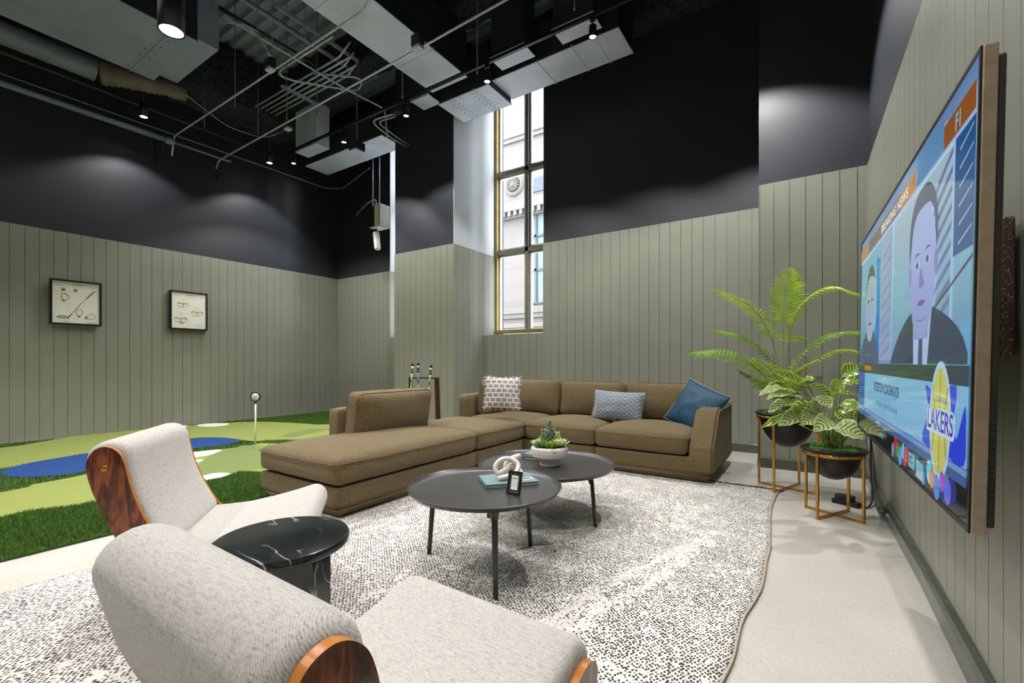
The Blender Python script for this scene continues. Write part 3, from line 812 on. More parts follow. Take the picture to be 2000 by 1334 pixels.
o = obj('fringe', bm, plain('black_wool_fringe', rgb(34, 32, 30), .95), rug); o['kind'] = 'stuff'

# ---------------------------------------------------------------- sectional sofa
sofa = empty('sectional_sofa', (-2.9, 4.2, .0), 0, 'olive brown boucle sectional sofa with a long chaise on the cream rug', 'sofa')
SI = Matrix.Translation(sofa.location).inverted()
def sob(name, bm, smooth=True, parent=None, mat=None):
    bm.transform(SI); return obj(name, bm, mat or M_SOFA, parent or sofa, smooth=smooth)
def sofa_base(x0, x1, y0, y1):
    bm = B(); c = Matrix.Translation(((x0 + x1) / 2, (y0 + y1) / 2, .165))
    softbox(bm, x1 - x0, y1 - y0, .15, .02, (8, 8, 4), M=c)
    o = sob('base', bm)
    bm = B()   # tapered plinth below the piped seam
    i = .065
    A = [(x0 + .006, y0 + .006), (x1 - .006, y0 + .006), (x1 - .006, y1 - .006), (x0 + .006, y1 - .006)]
    Bq = [(x0 + i, y0 + i), (x1 - i, y0 + i), (x1 - i, y1 - i), (x0 + i, y1 - i)]
    va = [bm.verts.new((a, b, .092)) for a, b in A]; vb = [bm.verts.new((a, b, .0155)) for a, b in Bq]
    bm.faces.new(va); bm.faces.new(vb[::-1])
    for k in range(4): bm.faces.new((va[k], va[(k + 1) % 4], vb[(k + 1) % 4], vb[k]))
    bmesh.ops.bevel(bm, geom=list(bm.edges), offset=.01, segments=2, affect='EDGES')
    sob('plinth', bm, parent=None)
def seat(x0, x1, y0, y1, z0=.245, h=.19, crown=.045, seed=0):
    bm = B(); cx, cy = (x0 + x1) / 2, (y0 + y1) / 2
    co = softbox(bm, x1 - x0, y1 - y0, h, .055, (16, 16, 6), (.012, .012, 0), M=Matrix.Translation((cx, cy, z0 + h / 2)), wob=.004, seed=seed)
    for v in bm.verts:
        a = (v.co.x - cx) / ((x1 - x0) / 2); b = (v.co.y - cy) / ((y1 - y0) / 2)
        if v.co.z > z0 + h * .5:
            v.co.z += crown * max(0, 1 - abs(a) ** 2.6) * max(0, 1 - abs(b) ** 2.6) * ((v.co.z - z0 - h / 2) / (h / 2))
    o = sob('seat_cushion', bm)
    r = .045; pts = []
    hx, hy = (x1 - x0) / 2 + .004, (y1 - y0) / 2 + .004
    for sx, sy in ((1, -1), (1, 1), (-1, 1), (-1, -1)):
        for k in range(5):
            a0 = {(1, -1): -pi / 2, (1, 1): 0, (-1, 1): pi / 2, (-1, -1): pi}[(sx, sy)] + k / 4 * pi / 2
            pts.append(Vector((cx + sx * (hx - r) + r * cos(a0), cy + sy * (hy - r) + r * sin(a0), z0 + h - .034)))
    P = []
    for a, b in zip(pts, pts[1:] + pts[:1]):
        for k in range(4): P.append(a.lerp(b, k / 4))
    for p_ in P:
        a = (p_.x - cx) / hx; b = (p_.y - cy) / hy
        p_.x += .010 * (1 - b * b) * (1 if a > .9 else -1 if a < -.9 else 0); p_.y += .010 * (1 - a * a) * (1 if b > .9 else -1 if b < -.9 else 0)
    bm = B(); tube(bm, P, .0042, 6, closed=True); bm.transform(SI)
    obj('piping', bm, M_SOFA, o)
def backcush(c, w, h, t, rz, lean, seed):
    """cushion centred at c; local x width, z height, y thickness; leans back by lean"""
    bm = B()
    M = Matrix.Translation(c) @ Matrix.Rotation(rz, 4, 'Z') @ Matrix.Rotation(lean, 4, 'X')
    softbox(bm, w, t, h, .07, (16, 7, 12), (.0, .055, .0), M=M, wob=.008, seed=seed, sag=-.014)
    o = sob('back_cushion', bm)
    # piping loops round both faces
    for sgn in (-1, 1):
        pts = []; r = .07; hx, hz = w / 2 - .004, h / 2 - .004
        for sx, sz in ((1, -1), (1, 1), (-1, 1), (-1, -1)):
            for k in range(5):
                a0 = {(1, -1): -pi / 2, (1, 1): 0, (-1, 1): pi / 2, (-1, -1): pi}[(sx, sz)] + k / 4 * pi / 2
                pts.append(M @ Vector((sx * (hx - r) + r * cos(a0), sgn * (t / 2 - .035), sz * (hz - r) + r * sin(a0) - .014 * (1 - min(1, abs(sx * (hx - r) / hx)) ** 2))))
        bm = B(); tube(bm, pts, .0035, 5, closed=True); bm.transform(SI); obj('piping', bm, M_SOFA, o)

XL, XC = -3.68, -2.70
Y0, Y1, Y2, YB = 1.90, 3.47, 4.33, 5.40
X1, X2, XR = -1.855, -.94, -.74
sofa_base(XL, XC, Y0 + .02, Y1 - .006); sofa_base(XL, XC, Y1 + .006, Y2 - .006)
sofa_base(XL, XC - .0, Y2 + .006, YB); sofa_base(XC + .012, X1 - .006, Y2, YB); sofa_base(X1 + .006, XR, Y2 - .02, YB)
seat(XL + .005, XC + .015, Y0, Y1 - .004, seed=1, h=.19)
seat(XL + .02, XC + .012, Y1 + .004, Y2 - .004, seed=2, crown=.035)
seat(XL + .16, XC - .002, Y2 + .004, 5.14, seed=3, crown=.04)
seat(XC + .006, X1 - .004, Y2 - .02, 5.14, seed=4, crown=.05)
seat(X1 + .004, X2 - .012, Y2 - .03, 5.14, seed=5, crown=.055)
def frame_block(x0, x1, y0, y1, z1, name='back_frame'):
    bm = B(); softbox(bm, x1 - x0, y1 - y0, z1 - .20, .03, (8, 8, 6), M=Matrix.Translation(((x0 + x1) / 2, (y0 + y1) / 2, (z1 + .20) / 2))); sob(name, bm)
frame_block(XL - .005, XL + .14, 2.53, 3.50, .68)
frame_block(XL - .005, XL + .14, Y2 + .02, YB, .70)
frame_block(XL + .145, XC, 5.24, YB, .70); frame_block(XC + .006, X1, 5.24, YB, .70); frame_block(X1 + .006, XR - .205, 5.24, YB, .70)
# sloping end arm
bm = B()
pr = [(Y2 - .03, .10), (Y2 - .03, .30), (Y2 + .0, .36), (4.58, .62), (4.64, .655), (YB + .0, .665), (YB + .01, .64), (YB + .01, .10)]
prism(bm, pr, X2 + .002, XR + .008, 'x'); bmesh.ops.bevel(bm, geom=list(bm.edges), offset=.022, segments=3, affect='EDGES')
arm = sob('arm', bm)
arm.data.set_sharp_from_angle(angle=radians(60))
bm = B(); tube(bm, [(XR + .009, a, b) for a, b in ((Y2 + .0, .12), (Y2 + .0, .31), (4.60, .625), (4.66, .648), (YB - .02, .655))], .0035, 5); bm.transform(SI); obj('piping', bm, M_SOFA, arm)
bm = B(); box(bm, XR + .008, XR + .011, 5.02, 5.045, .27, .29); bm.transform(SI); tag(obj('brand_tag', bm, plain('red_fabric_tag', rgb(170, 30, 30), .8), arm), 'tiny red fabric tag')
bpy.data.objects[arm.children[-1].name].name = 'fabric_tag'
backcush((XL + .27, 3.03, .62), .93, .44, .20, pi / 2, .16, 1)
backcush((XL + .27, 4.86, .655), .72, .45, .20, pi / 2, .12, 2)
backcush((-3.06, 5.10, .655), .86, .45, .20, 0, -.14, 3)
backcush((-2.20, 5.10, .655), .82, .43, .20, 0, -.14, 4)
backcush((-1.36, 5.10, .655), .84, .43, .20, 0, -.14, 5)

# ---------------------------------------------------------------- throw pillows
def pillow(name, c, w, h, t, M, mat, label, corner=.04, edge_fringe=None, n=18, back=None, seed=0):
    o = empty(name, c, 0, label, 'pillow'); o.rotation_euler = M.to_euler()
    bm = B(); vs = {}
    for s in (-1, 1):
        for i in range(n + 1):
            for j in range(n + 1):
                a, b = 2 * i / n - 1, 2 * j / n - 1
                if (s == 1) and (abs(a) == 1 or abs(b) == 1): vs[(s, i, j)] = vs[(-1, i, j)]; continue
                x = a * w / 2 * (1 - corner * 1.6 * (1 - b * b)); z = b * h / 2 * (1 - corner * 1.6 * (1 - a * a))
                y = s * t / 2 * (max(0, 1 - a ** 2) ** .55) * (max(0, 1 - b ** 2) ** .55)
                w_ = noise.noise(Vector((a * 2.2 + seed, b * 2.2, s))) * .012 * (1 - a * a) ** .5 * (1 - b * b) ** .5
                vs[(s, i, j)] = bm.verts.new((x, y + w_, z))
    for s in (-1, 1):
        for i in range(n):
            for j in range(n):
                q = [vs[(s, i, j)], vs[(s, i + 1, j)], vs[(s, i + 1, j + 1)], vs[(s, i, j + 1)]]
                f = bm.faces.new(q if s == -1 else q[::-1]); f.smooth = True
                if back and s == 1: f.material_index = 1
    obj('cover', bm, [mat, back] if back else mat, o, smooth=True)
    if edge_fringe:
        bm = B(); random.seed(seed)
        for i in range(0, n + 1):
            for jj in (0, n):
                pass
        for k in range(130):
            side = random.choice((-1, 1)) if edge_fringe == 'ends' else random.choice((-1, 1, -2, 2))
            q = random.uniform(-1, 1)
            if abs(side) == 1: x = side * w / 2 * (1 - corner * 1.6 * (1 - q * q)); z = q * h / 2; d = Vector((side * .014, 0, random.uniform(-.006, .006)))
            else: z = side / 2 * h / 2 * (1 - corner * 1.6 * (1 - q * q)); x = q * w / 2; d = Vector((random.uniform(-.006, .006), 0, side / 2 * .012))
            a = Vector((x, 0, z)); tube(bm, [a, a + d + Vector((0, random.uniform(-.006, .006), 0))], .003, 4)
        f = obj('fringe', bm, mat, o); f['kind'] = 'stuff'
    else:
        bm = B(); P = []
        for k in range(4 * n):
            if k < n: i, j = k, 0
            elif k < 2 * n: i, j = n, k - n
            elif k < 3 * n: i, j = 3 * n - k, n
            else: i, j = 0, 4 * n - k
            a, b = 2 * i / n - 1, 2 * j / n - 1
            P.append(Vector((a * w / 2 * (1 - corner * 1.6 * (1 - b * b)), 0, b * h / 2 * (1 - corner * 1.6 * (1 - a * a)))))
        tube(bm, P, .003, 5, closed=True); obj('piping', bm, back or mat, o)
    return o
# dash-block pattern
n = N('cream_black_dash_weave'); v = n.coord(); s = n.sep(v)
u_ = n.math('DIVIDE', s[0], .066); w_ = n.math('DIVIDE', s[2], .052)
row = n.math('FLOOR', w_); sh = n.math('MULTIPLY', n.math('MODULO', n.math('ABSOLUTE', row), 2.0), .5)
uu = n.math('FRACT', n.math('ADD', n.math('ADD', u_, sh), 40.0)); ww = n.math('FRACT', n.math('ADD', w_, 40.0))
m1 = n.math('MULTIPLY', n.math('LESS_THAN', n.math('ABSOLUTE', n.math('SUBTRACT', uu, .5)), .38), n.math('LESS_THAN', n.math('ABSOLUTE', n.math('SUBTRACT', ww, .5)), .36))
st = n.math('LESS_THAN', n.math('FRACT', n.math('ADD', n.math('MULTIPLY', ww, 4.2), n.math('MULTIPLY', n.noise(v, 50, 2), .4))), .62)
n.color(n.mix(n.math('MULTIPLY', m1, st), rgb(206, 199, 192), rgb(74, 68, 68))); n.rough(.95); n.bump(n.noise(v, 200, 2), .4, .004); M_DASH = n.m
n = N('blue_grey_chevron_velvet'); v = n.coord(); s = n.sep(v)
zig = n.math('PINGPONG', n.math('ADD', s[0], 5.0), .06)
q = n.math('ADD', n.math('ADD', s[2], n.math('MULTIPLY', zig, .95)), 5.0)
band = n.math('FRACT', n.math('DIVIDE', q, .044))
fac = n.ramp(n.math('ADD', band, n.math('MULTIPLY', n.math('SUBTRACT', n.noise(v, 60, 3), .5), .5)), [(.0, rgb(84, 92, 104)), (.35, rgb(170, 178, 186)), (.55, rgb(80, 88, 102)), (.75, rgb(134, 142, 152)), (1, rgb(84, 92, 104))])
n.color(fac); n.rough(.8); n.set(Sheen_Weight=.4); n.bump(band, .25, .004); M_CHEV = n.m
n = N('teal_velvet'); v = n.coord(); f = n.noise(n.coord(scale=(3, 3, .6)), 12, 5, .7)
n.color(n.ramp(f, [(.35, rgb(0, 44, 66)), (.65, rgb(0, 74, 104))])); n.rough(.62); n.set(Sheen_Weight=.08); n.b.inputs['Sheen Tint'].default_value = rgb(60, 150, 190); n.bump(f, .4, .01); M_TEAL = n.m
def rotm(rz, rx=0, ry=0): return (Matrix.Rotation(rz, 4, 'Z') @ Matrix.Rotation(rx, 4, 'X') @ Matrix.Rotation(ry, 4, 'Y'))
c = PD(981, 769, 5.20); pillow('throw_pillow', c, .43, .40, .15, rotm(.50, -.22, .02), M_DASH, 'cream throw pillow woven with dark dashes in the sofa corner', edge_fringe='all', seed=3)
c = PD(1206, 793, 5.02); pillow('throw_pillow', c, .57, .34, .15, rotm(.02, -.30, .03), M_CHEV, 'blue grey lumbar pillow with chevron weave on the middle of the sofa', edge_fringe='ends', seed=5)
M_BEIGE = plain('beige_pillow_back', rgb(176, 154, 122), .9)
c = PD(1360, 797, 4.62); pillow('throw_pillow', c, .50, .50, .17, rotm(-.22, -.42, .40), M_TEAL, 'teal velvet pillow tipped on its corner against the sloping sofa arm', back=M_BEIGE, seed=8)

# ---------------------------------------------------------------- armchairs
def armchair(name, loc, rz, label):
    t = empty(name, loc, rz, label, 'armchair', 'grey armchairs')
    W = .59
    # seat pad profile in (y, z): bullnose front, slightly dished
    ctr = smooth_loop([(-.28, .318), (-.18, .308), (0, .314), (.16, .342), (.295, .374)], 5, False)
    def pad(ctr, th, th_end, W, name, round_both=True):
        bm = B(); nrm = []
        for i, p in enumerate(ctr):
            a = ctr[max(0, i - 1)]; b = ctr[min(len(ctr) - 1, i + 1)]; d = (b - a).normalized(); nrm.append(Vector((-d.y, d.x)))
        N_ = len(ctr); up, dn = [], []
        for i, p in enumerate(ctr):
            f = i / (N_ - 1); h = th * (1 - f) + th_end * f
            up.append(p + nrm[i] * h / 2); dn.append(p - nrm[i] * h / 2)
        def cap(c, n_, h, sgn):
            out = []
            d = Vector((n_.y, -n_.x)) * sgn
            for k in range(1, 10):
                a = k / 10 * pi
                out.append(c + n_ * (h / 2) * cos(a) + d * (h / 2) * sin(a) * .9)
            return out
        loop = up + cap(ctr[-1], nrm[-1], th_end, 1) + dn[::-1] + cap(ctr[0], -nrm[0], th, 1)
        L = len(loop); cen = sum(loop, Vector((0, 0))) / L
        xs = [-W / 2, -W / 2 + .006, -W / 2 + .02, -W / 2 + .045, -W / 2 + .1, -W / 4, 0, W / 4, W / 2 - .1, W / 2 - .045, W / 2 - .02, W / 2 - .006, W / 2]
        ins = [.024, .011, .003, 0, 0, 0, 0, 0, 0, 0, .003, .011, .024]
        rings = []
        for x, q in zip(xs, ins):
            ring = []
            for k, p in enumerate(loop):
                d = (loop[(k + 1) % L] - loop[k - 1]).normalized(); nn = Vector((-d.y, d.x))
                ring.append(bm.verts.new((x, (p + nn * (-q if False else 0)).x + (cen.x - p.x) * q * 0, p.y)))
                ring[-1].co.y = p.x - Vector((d.y, -d.x)).x * q * (-1); ring[-1].co.z = p.y - Vector((d.y, -d.x)).y * q * (-1)
            rings.append(ring)
        # make sure inset goes inward
        A0 = sum((loop[k - 1].cross(loop[k]) if hasattr(loop[k], 'cross') else 0) for k in range(L)) if False else sum(loop[k - 1].x * loop[k].y - loop[k].x * loop[k - 1].y for k in range(L))
        if A0 < 0:
            pass
        else:
            for ring, x, q in zip(rings, xs, ins):
                for k, v in enumerate(ring):
                    p = loop[k]; d = (loop[(k + 1) % L] - loop[k - 1]).normalized()
                    v.co.y = p.x - d.y * q; v.co.z = p.y + d.x * q
        for a, b in zip(rings, rings[1:]):
            for k in range(L): bm.faces.new((a[k], a[(k + 1) % L], b[(k + 1) % L], b[k])).smooth = True
        bm.faces.new(rings[0]); bm.faces.new(rings[-1][::-1])
        return obj(name, bm, M_TWEED, t, smooth=True), loop
    s_, _ = pad(ctr, .11, .125, W, 'seat')
    bk = smooth_loop([(-.225, .36), (-.292, .48), (-.340, .60), (-.368, .722)], 5, False)
    b_, _ = pad(bk, .115, .145, W, 'backrest')
    for o_, prof, inset in ((s_, None, 0), (b_, None, 0)):
        pass
    # wooden cheeks
    def cheek(name, out, side, th=.022, bolts=()):
        bm = B(); P = smooth_loop([Vector(q) for q in out], 10)
        x0 = side * (W / 2 + .001); x1 = side * (W / 2 + th)
        vs = prism(bm, [(p.x, p.y) for p in P], min(x0, x1), max(x0, x1), 'x')
        for f in bm.faces:
            c = f.calc_center_median()
            if len(f.verts) == 4: f.material_index = 1
        o = obj(name, bm, [M_ROSE, M_PLY], t)
        for (y, z) in bolts:
            bb = B(); lathe(bb, [(0, .006), (.009, .0055), (.012, .003), (.012, 0)], 16); box(bb, -.008, .008, -.001, .001, .0055, .0068)
            bb.transform(Matrix.Translation((x1, y, z)) @ Matrix.Rotation(side * pi / 2, 4, 'Y')); obj('bolt', bb, M_BRASS, o, smooth=True)
    for side in (-1, 1):
        cheek('back_cheek', [(-.175, .37), (-.240, .49), (-.284, .61), (-.306, .71), (-.328, .752), (-.364, .770), (-.402, .754), (-.422, .70), (-.404, .61), (-.362, .50), (-.315, .38), (-.275, .22), (-.215, .003), (-.175, .003), (-.15, .10), (-.12, .24), (-.12, .32)], side, th=.018, bolts=((-.365, .69), (-.23, .38)))
        cheek('front_cheek', [(.06, .27), (.10, .325), (.20, .366), (.29, .392), (.338, .36), (.325, .29), (.29, .16), (.262, .003), (.232, .003), (.215, .14), (.15, .24)], side, bolts=((.27, .325),))
    bm = B(); box(bm, -W / 2, W / 2, -.22, -.18, .16, .21, .004, 1); obj('rail', bm, M_ROSE, t)
    bm = B(); box(bm, -W / 2, W / 2, .255, .285, .18, .22, .004, 1); obj('rail', bm, M_ROSE, t)
    return t
armchair('armchair', (-2.20, 1.055, .0145), -.697, 'grey tweed armchair with rosewood sides facing away towards the sofa, beyond the marble table')
armchair('armchair', (-.752, .685, .0145), -.02, 'grey tweed armchair closest to the viewer, its back turned and partly cut off')

# ---------------------------------------------------------------- tables
def tray_table(name, c, R, zt, legs, label):
    t = empty(name, (c[0], c[1], .014), 0, label, 'coffee table', 'round black tray tables'); z = zt - .014
    bm = B()
    lathe(bm, [(0, z - .034), (R - .05, z - .034), (R - .015, z - .024), (R, z - .004), (R + .002, z), (R - .002, z + .0015), (R - .006, z - .002), (R - .022, z - .016), (R - .045, z - .019), (0, z - .019)], 96)
    obj('tray_top', bm, M_TABLE, t, smooth=False, auto=50)
    for p in t.children[0].data.polygons: p.use_smooth = True
    for (x, y) in legs:
        a = Vector((x, y, 0)); d = Vector((x, y, 0)).normalized(); topc = d * (a.length - .035)
        bm = B(); P = [a, a.lerp(topc, .3) + Vector((0, 0, z * .3)), a.lerp(topc, .8) + Vector((0, 0, z * .8)), topc + Vector((0, 0, z - .075)), topc + Vector((0, 0, z - .045)), topc * .985 + Vector((0, 0, z - .03))]
        tube(bm, P, .014, 16, rs=[.0125, .0135, .016, .0175, .024, .036]); obj('leg', bm, M_TABLE, t, smooth=True)
    return t
def c2r(X, Y): return (CS * X - SN * Y, SN * X + CS * Y)
NT = c2r(-.146, 2.456); NTR, NTZ = .41, .44
tray_table('coffee_table', NT, NTR, NTZ, [c2r(-.325, .131), c2r(.071, -.366), c2r(.255, .234)], 'smaller round dark tray table holding the photo frame and white knot')
FT = c2r(.246, 3.299); FTR, FTZ = .49, .375
tray_table('coffee_table', FT, FTR, FTZ, [c2r(.304, -.299), c2r(-.411, -.114), c2r(.107, .413)], 'larger lower round dark tray table holding the ribbed white planter')
ST = c2r(-.84, 1.665)
t = empty('side_table', (ST[0], ST[1], .014), 0, 'round black marble side table between the two grey armchairs', 'side table')
bm = B(); R = .232; z = .446
lathe(bm, [(0, z - .034), (R - .012, z - .034), (R - .003, z - .028), (R, z - .018), (R, z - .008), (R - .004, z - .001), (R - .010, z), (0, z)], 80); obj('table_top', bm, M_MARBLE, t, auto=40)
bm = B(); box(bm, -.13, .13, -.055, .055, 0, z - .034, .004, 1); bm.transform(Matrix.Rotation(YAW - .15, 4, 'Z') @ Matrix.Translation((.03, 0, 0))); obj('pedestal', bm, M_MARBLE, t)

# things on the near tray table
def on_near(px, py): return PZ(px, py, NTZ - .019)
def on_far(px, py): return PZ(px, py, FTZ - .019)
def book(name, c, w, d, h, rz, cover, label, parent=None, spine=-1):
    t = empty(name, c, rz, label, 'book')
    bm = B(); box(bm, -w / 2, w / 2, -d / 2, d / 2, 0, .004, .0008, 1); box(bm, -w / 2, w / 2, -d / 2, d / 2, h - .004, h, .0008, 1)
    box(bm, spine * w / 2 - .003, spine * w / 2 + .003, -d / 2, d / 2, 0, h, .0015, 1)
    obj('cover', bm, cover, t)
    bm = B(); box(bm, -w / 2 + .006, w / 2 - .006, -d / 2 + .006, d / 2 - .006, .004, h - .004); obj('pages', bm, M_PAGES, t)
    return t
n = N('book_pages'); v = n.coord(); s_ = n.sep(v)
n.color(n.ramp(n.math('FRACT', n.math('MULTIPLY', s_[2], 900)), [(0, rgb(196, 190, 180)), (1, rgb(222, 216, 206))])); n.rough(.9); M_PAGES = n.m
M_TEALB = plain('teal_cloth_cover', rgb(106, 134, 136), .45, 0, 60)
M_DGREY = plain('dark_grey_cover', rgb(60, 66, 70), .5)
M_WHITE = plain('white_ink', rgb(235, 235, 230), .6, var=.02)
A = on_near(951, 955); Bp = on_near(1053, 947); Cq = on_near(932, 925)
ux = (Bp - A); w = ux.length; rz = atan2(ux.y, ux.x); d = .215
uy = Vector((-sin(rz), cos(rz), 0)); cc = (A + Bp) / 2 + uy * d / 2
bk_ = book('book', cc, w, d, .022, rz, M_TEALB, 'teal hardback book lying under the white ceramic knot')
text('cover_letters', 'CI', .085, M_WHITE, bk_, Matrix.Translation((w * .19, -d * .30, .0221)))
text('cover_title', 'Beautiful', .020, plain('silver_ink', rgb(160, 176, 176), .3, .3), bk_, Matrix.Translation((-w * .38, d * .12, .0221)))
# ceramic knot: a short thick rope tied once, both round ends free
kc = cc + Vector((0, 0, .022)) + uy * .005 - Vector((cos(rz), sin(rz), 0)) * .0
raw = [(-.045, -.070, .018), (-.012, -.045, .022), (.028, -.012, .050), (.038, .030, .072), (.0, .052, .076), (-.045, .035, .060), (-.062, -.004, .040), (-.040, -.035, .060), (.002, -.022, .080),
       (.045, .002, .055), (.064, .010, .020), (.030, .030, .018), (-.008, .022, .030), (-.005, .010, .062), (.025, .045, .098), (.058, .075, .112)]
raw = [(-.040, -.060, .017), (.005, -.042, .030), (.045, -.020, .030), (.078, .010, .024), (.060, .045, .020), (.010, .040, .024), (-.030, .010, .030), (-.058, -.030, .040), (-.066, .0, .072), (-.035, .02, .098),
       (.012, .004, .094), (.050, -.015, .070), (.060, -.035, .045), (.02, -.045, .062), (-.012, -.01, .068), (.02, .028, .078), (.055, .055, .100)]
raw = [(-.038, -.062, .017), (.005, -.046, .024), (.042, -.028, .040), (.052, .0, .070), (.018, .012, .094), (-.030, .002, .096), (-.062, -.012, .066), (-.052, -.022, .034), (-.018, -.004, .042), (.012, .022, .062),
       (.040, .040, .050), (.066, .030, .024), (.060, .002, .017), (.030, .004, .020), (.0, .030, .030), (-.012, .045, .062), (.02, .046, .092), (.056, .040, .106)]
P = smooth_loop([Vector(q) for q in raw], 6, False); nn_ = len(P)
P = [q * 1.12 for q in P]; P = [Vector((q.x, q.y, q.z - .004)) for q in P]; rs = [.0138] * nn_
P = [P[0] + (P[0] - P[1]).normalized() * .013, P[0] + (P[0] - P[1]).normalized() * .009] + P + [P[-1] + (P[-1] - P[-2]).normalized() * .009, P[-1] + (P[-1] - P[-2]).normalized() * .013]
rs = [.004, .010] + rs + [.010, .004]
bm = B(); tube(bm, P, .0165, 16, rs=rs)
tag(obj('knot_ornament', bm, plain('glazed_cream_ceramic', rgb(226, 219, 208), .3, 0, 10, var=.03), loc=kc, rot=(0, 0, YAW), smooth=True), 'white ceramic rope knot resting on the teal book', 'ornament')
# little picture frame
p = on_near(1002, 966); pf = empty('photo_frame', p, YAW - .55, 'small black photo frame reading WTF standing on the smaller tray table', 'photo frame')
TI = Matrix.Rotation(-.24, 4, 'X')
def fr(bm, w, h, b, t0, t1, cz=0):
    box(bm, -w / 2, -w / 2 + b, t0, t1, 0, h); box(bm, w / 2 - b, w / 2, t0, t1, 0, h); box(bm, -w / 2 + b, w / 2 - b, t0, t1, 0, b); box(bm, -w / 2 + b, w / 2 - b, t0, t1, h - b, h)
fw, fh = .078, .118
bm = B(); fr(bm, fw, fh, .010, -.006, .008); bmesh.ops.bevel(bm, geom=list(bm.edges), offset=.0015, segments=1, affect='EDGES'); bm.transform(TI); obj('frame_border', bm, plain('glossy_black_frame', rgb(20, 17, 15), .2), pf)
bm = B(); box(bm, -fw / 2 + .009, fw / 2 - .009, .002, .006, .009, fh - .009); bm.transform(TI); obj('mat_board', bm, plain('dark_mat_board', rgb(40, 36, 34), .6), pf)
bm = B(); fr(bm, fw - .022, fh - .022, .0025, -.001, .003); bm.transform(TI @ Matrix.Translation((0, 0, .011))); obj('inner_lip', bm, plain('silver_lip', rgb(170, 165, 158), .3, .6), pf)
bm = B(); box(bm, -.019, .019, .0, .002, .024, .096); bm.transform(TI); obj('card', bm, M_WHITE, pf)
text('card_letters', 'WTF', .0165, M_BLACK, pf, TI @ Matrix.Translation((0, -.0004, .074)) @ Matrix.Rotation(pi / 2, 4, 'X'), 'CENTER', squeeze=.85)
bm = B()
for k in range(4): box(bm, -.013, .013 - .004 * (k % 2), -.0006, .0, .066 - k * .008, .0675 - k * .008)
bm.transform(TI); obj('card_lines', bm, plain('grey_print', rgb(150, 150, 150), .6), pf)
bm = B(); tube(bm, [TI @ Vector((0, .008, .085)), (0, .045, .03), (0, .052, .002)], .004, 6); obj('easel', bm, M_BLACK, pf)

# things on the far tray table
p = on_far(1073, 908); PC = p
sp = empty('succulent_planter', p, 0, 'ribbed white pedestal bowl of succulents on the larger tray table', 'planter')
bm = B(); n_ = 100; prof = [(.045, .0), (.055, .002), (.055, .034), (.056, .038), (.082, .040), (.096, .052), (.100, .075), (.100, .095), (.094, .104), (.086, .106)]
rings = []
for r, z in prof:
    rings.append([bm.verts.new(((r + (.0026 if k % 2 else -.0018) * (1 if .003 < z < .1 else .3)) * cos(2 * pi * k / n_), (r + (.0026 if k % 2 else -.0018) * (1 if .003 < z < .1 else .3)) * sin(2 * pi * k / n_), z)) for k in range(n_)])
for a, b in zip(rings, rings[1:]):
    for k in range(n_): bm.faces.new((a[k], a[(k + 1) % n_], b[(k + 1) % n_], b[k]))
bm.faces.new(rings[0][::-1])
last = rings[-1]; inner = [bm.verts.new((v.co.x * .93, v.co.y * .93, .085)) for v in last]
for k in range(n_): bm.faces.new((last[k], last[(k + 1) % n_], inner[(k + 1) % n_], inner[k]))
bm.faces.new(inner); obj('bowl', bm, plain('matte_white_ceramic', rgb(224, 217, 210), .55, 0, 12, var=.03), sp)
bm = B(); softbox(bm, .15, .15, .03, .014, (8, 8, 3), M=Matrix.Translation((0, 0, .087)), wob=.006); obj('soil', bm, plain('dark_soil', rgb(60, 48, 38), .95), sp)
M_SUC1 = plain('grey_green_succulent', rgb(120, 140, 112), .6); M_SUC2 = plain('lime_succulent', rgb(130, 152, 48), .5); M_SUC3 = plain('pale_succulent', rgb(184, 196, 140), .5)
def leaflet(bm, base, dirv, L, w, th=.003, up=Vector((0, 0, 1)), curl=.2):
    d = dirv.normalized(); sd = d.cross(up)
    if sd.length < .1: sd = d.cross(Vector((1, 0, 0)))
    sd.normalize(); nn = sd.cross(d)
    prof = [(0, .35), (.3, .9), (.6, 1), (.85, .6), (1, .05)]
    A = []; 
    for f, q in prof:
        c = base + d * L * f + nn * (curl * L * f * f)
        A.append([bm.verts.new(c - sd * w / 2 * q), bm.verts.new(c + nn * th), bm.verts.new(c + sd * w / 2 * q), bm.verts.new(c - nn * th)])
    for a, b in zip(A, A[1:]):
        for k in range(4): bm.faces.new((a[k], a[(k + 1) % 4], b[(k + 1) % 4], b[k])).smooth = True
    bm.faces.new(A[-1]); bm.faces.new(A[0][::-1])
def rosette(c, R, n1, mat, name='succulent', layers=4, seed=0, wide=.42):
    random.seed(seed); bm = B(); R *= 1.4
    for l in range(layers):
        el = .25 + l * (1.15 / layers)
        for k in range(n1 - l):
            a = 2 * pi * (k + .5 * l) / (n1 - l) + random.uniform(-.1, .1)
            leaflet(bm, Vector(c), Vector((cos(a) * cos(el), sin(a) * cos(el), sin(el))), R * (1 - .13 * l), R * wide, .0025, curl=.25)
    obj(name, bm, mat, sp)
cr = lambda X, Y, z: (*c2r(X, Y), z)
rosette(cr(.0, -.048, .098), .045, 8, M_SUC2, seed=1); rosette(cr(-.048, -.030, .098), .042, 8, plain('deep_green_succulent', rgb(84, 116, 44), .5), seed=2)
rosette(cr(.055, -.02, .104), .046, 9, M_SUC3, seed=3, wide=.5); rosette(cr(-.055, .02, .1), .040, 8, M_SUC3, seed=4); rosette(cr(.035, .045, .104), .045, 8, M_SUC1, seed=5)
rosette(cr(-.01, .055, .104), .05, 8, M_SUC2, seed=6)
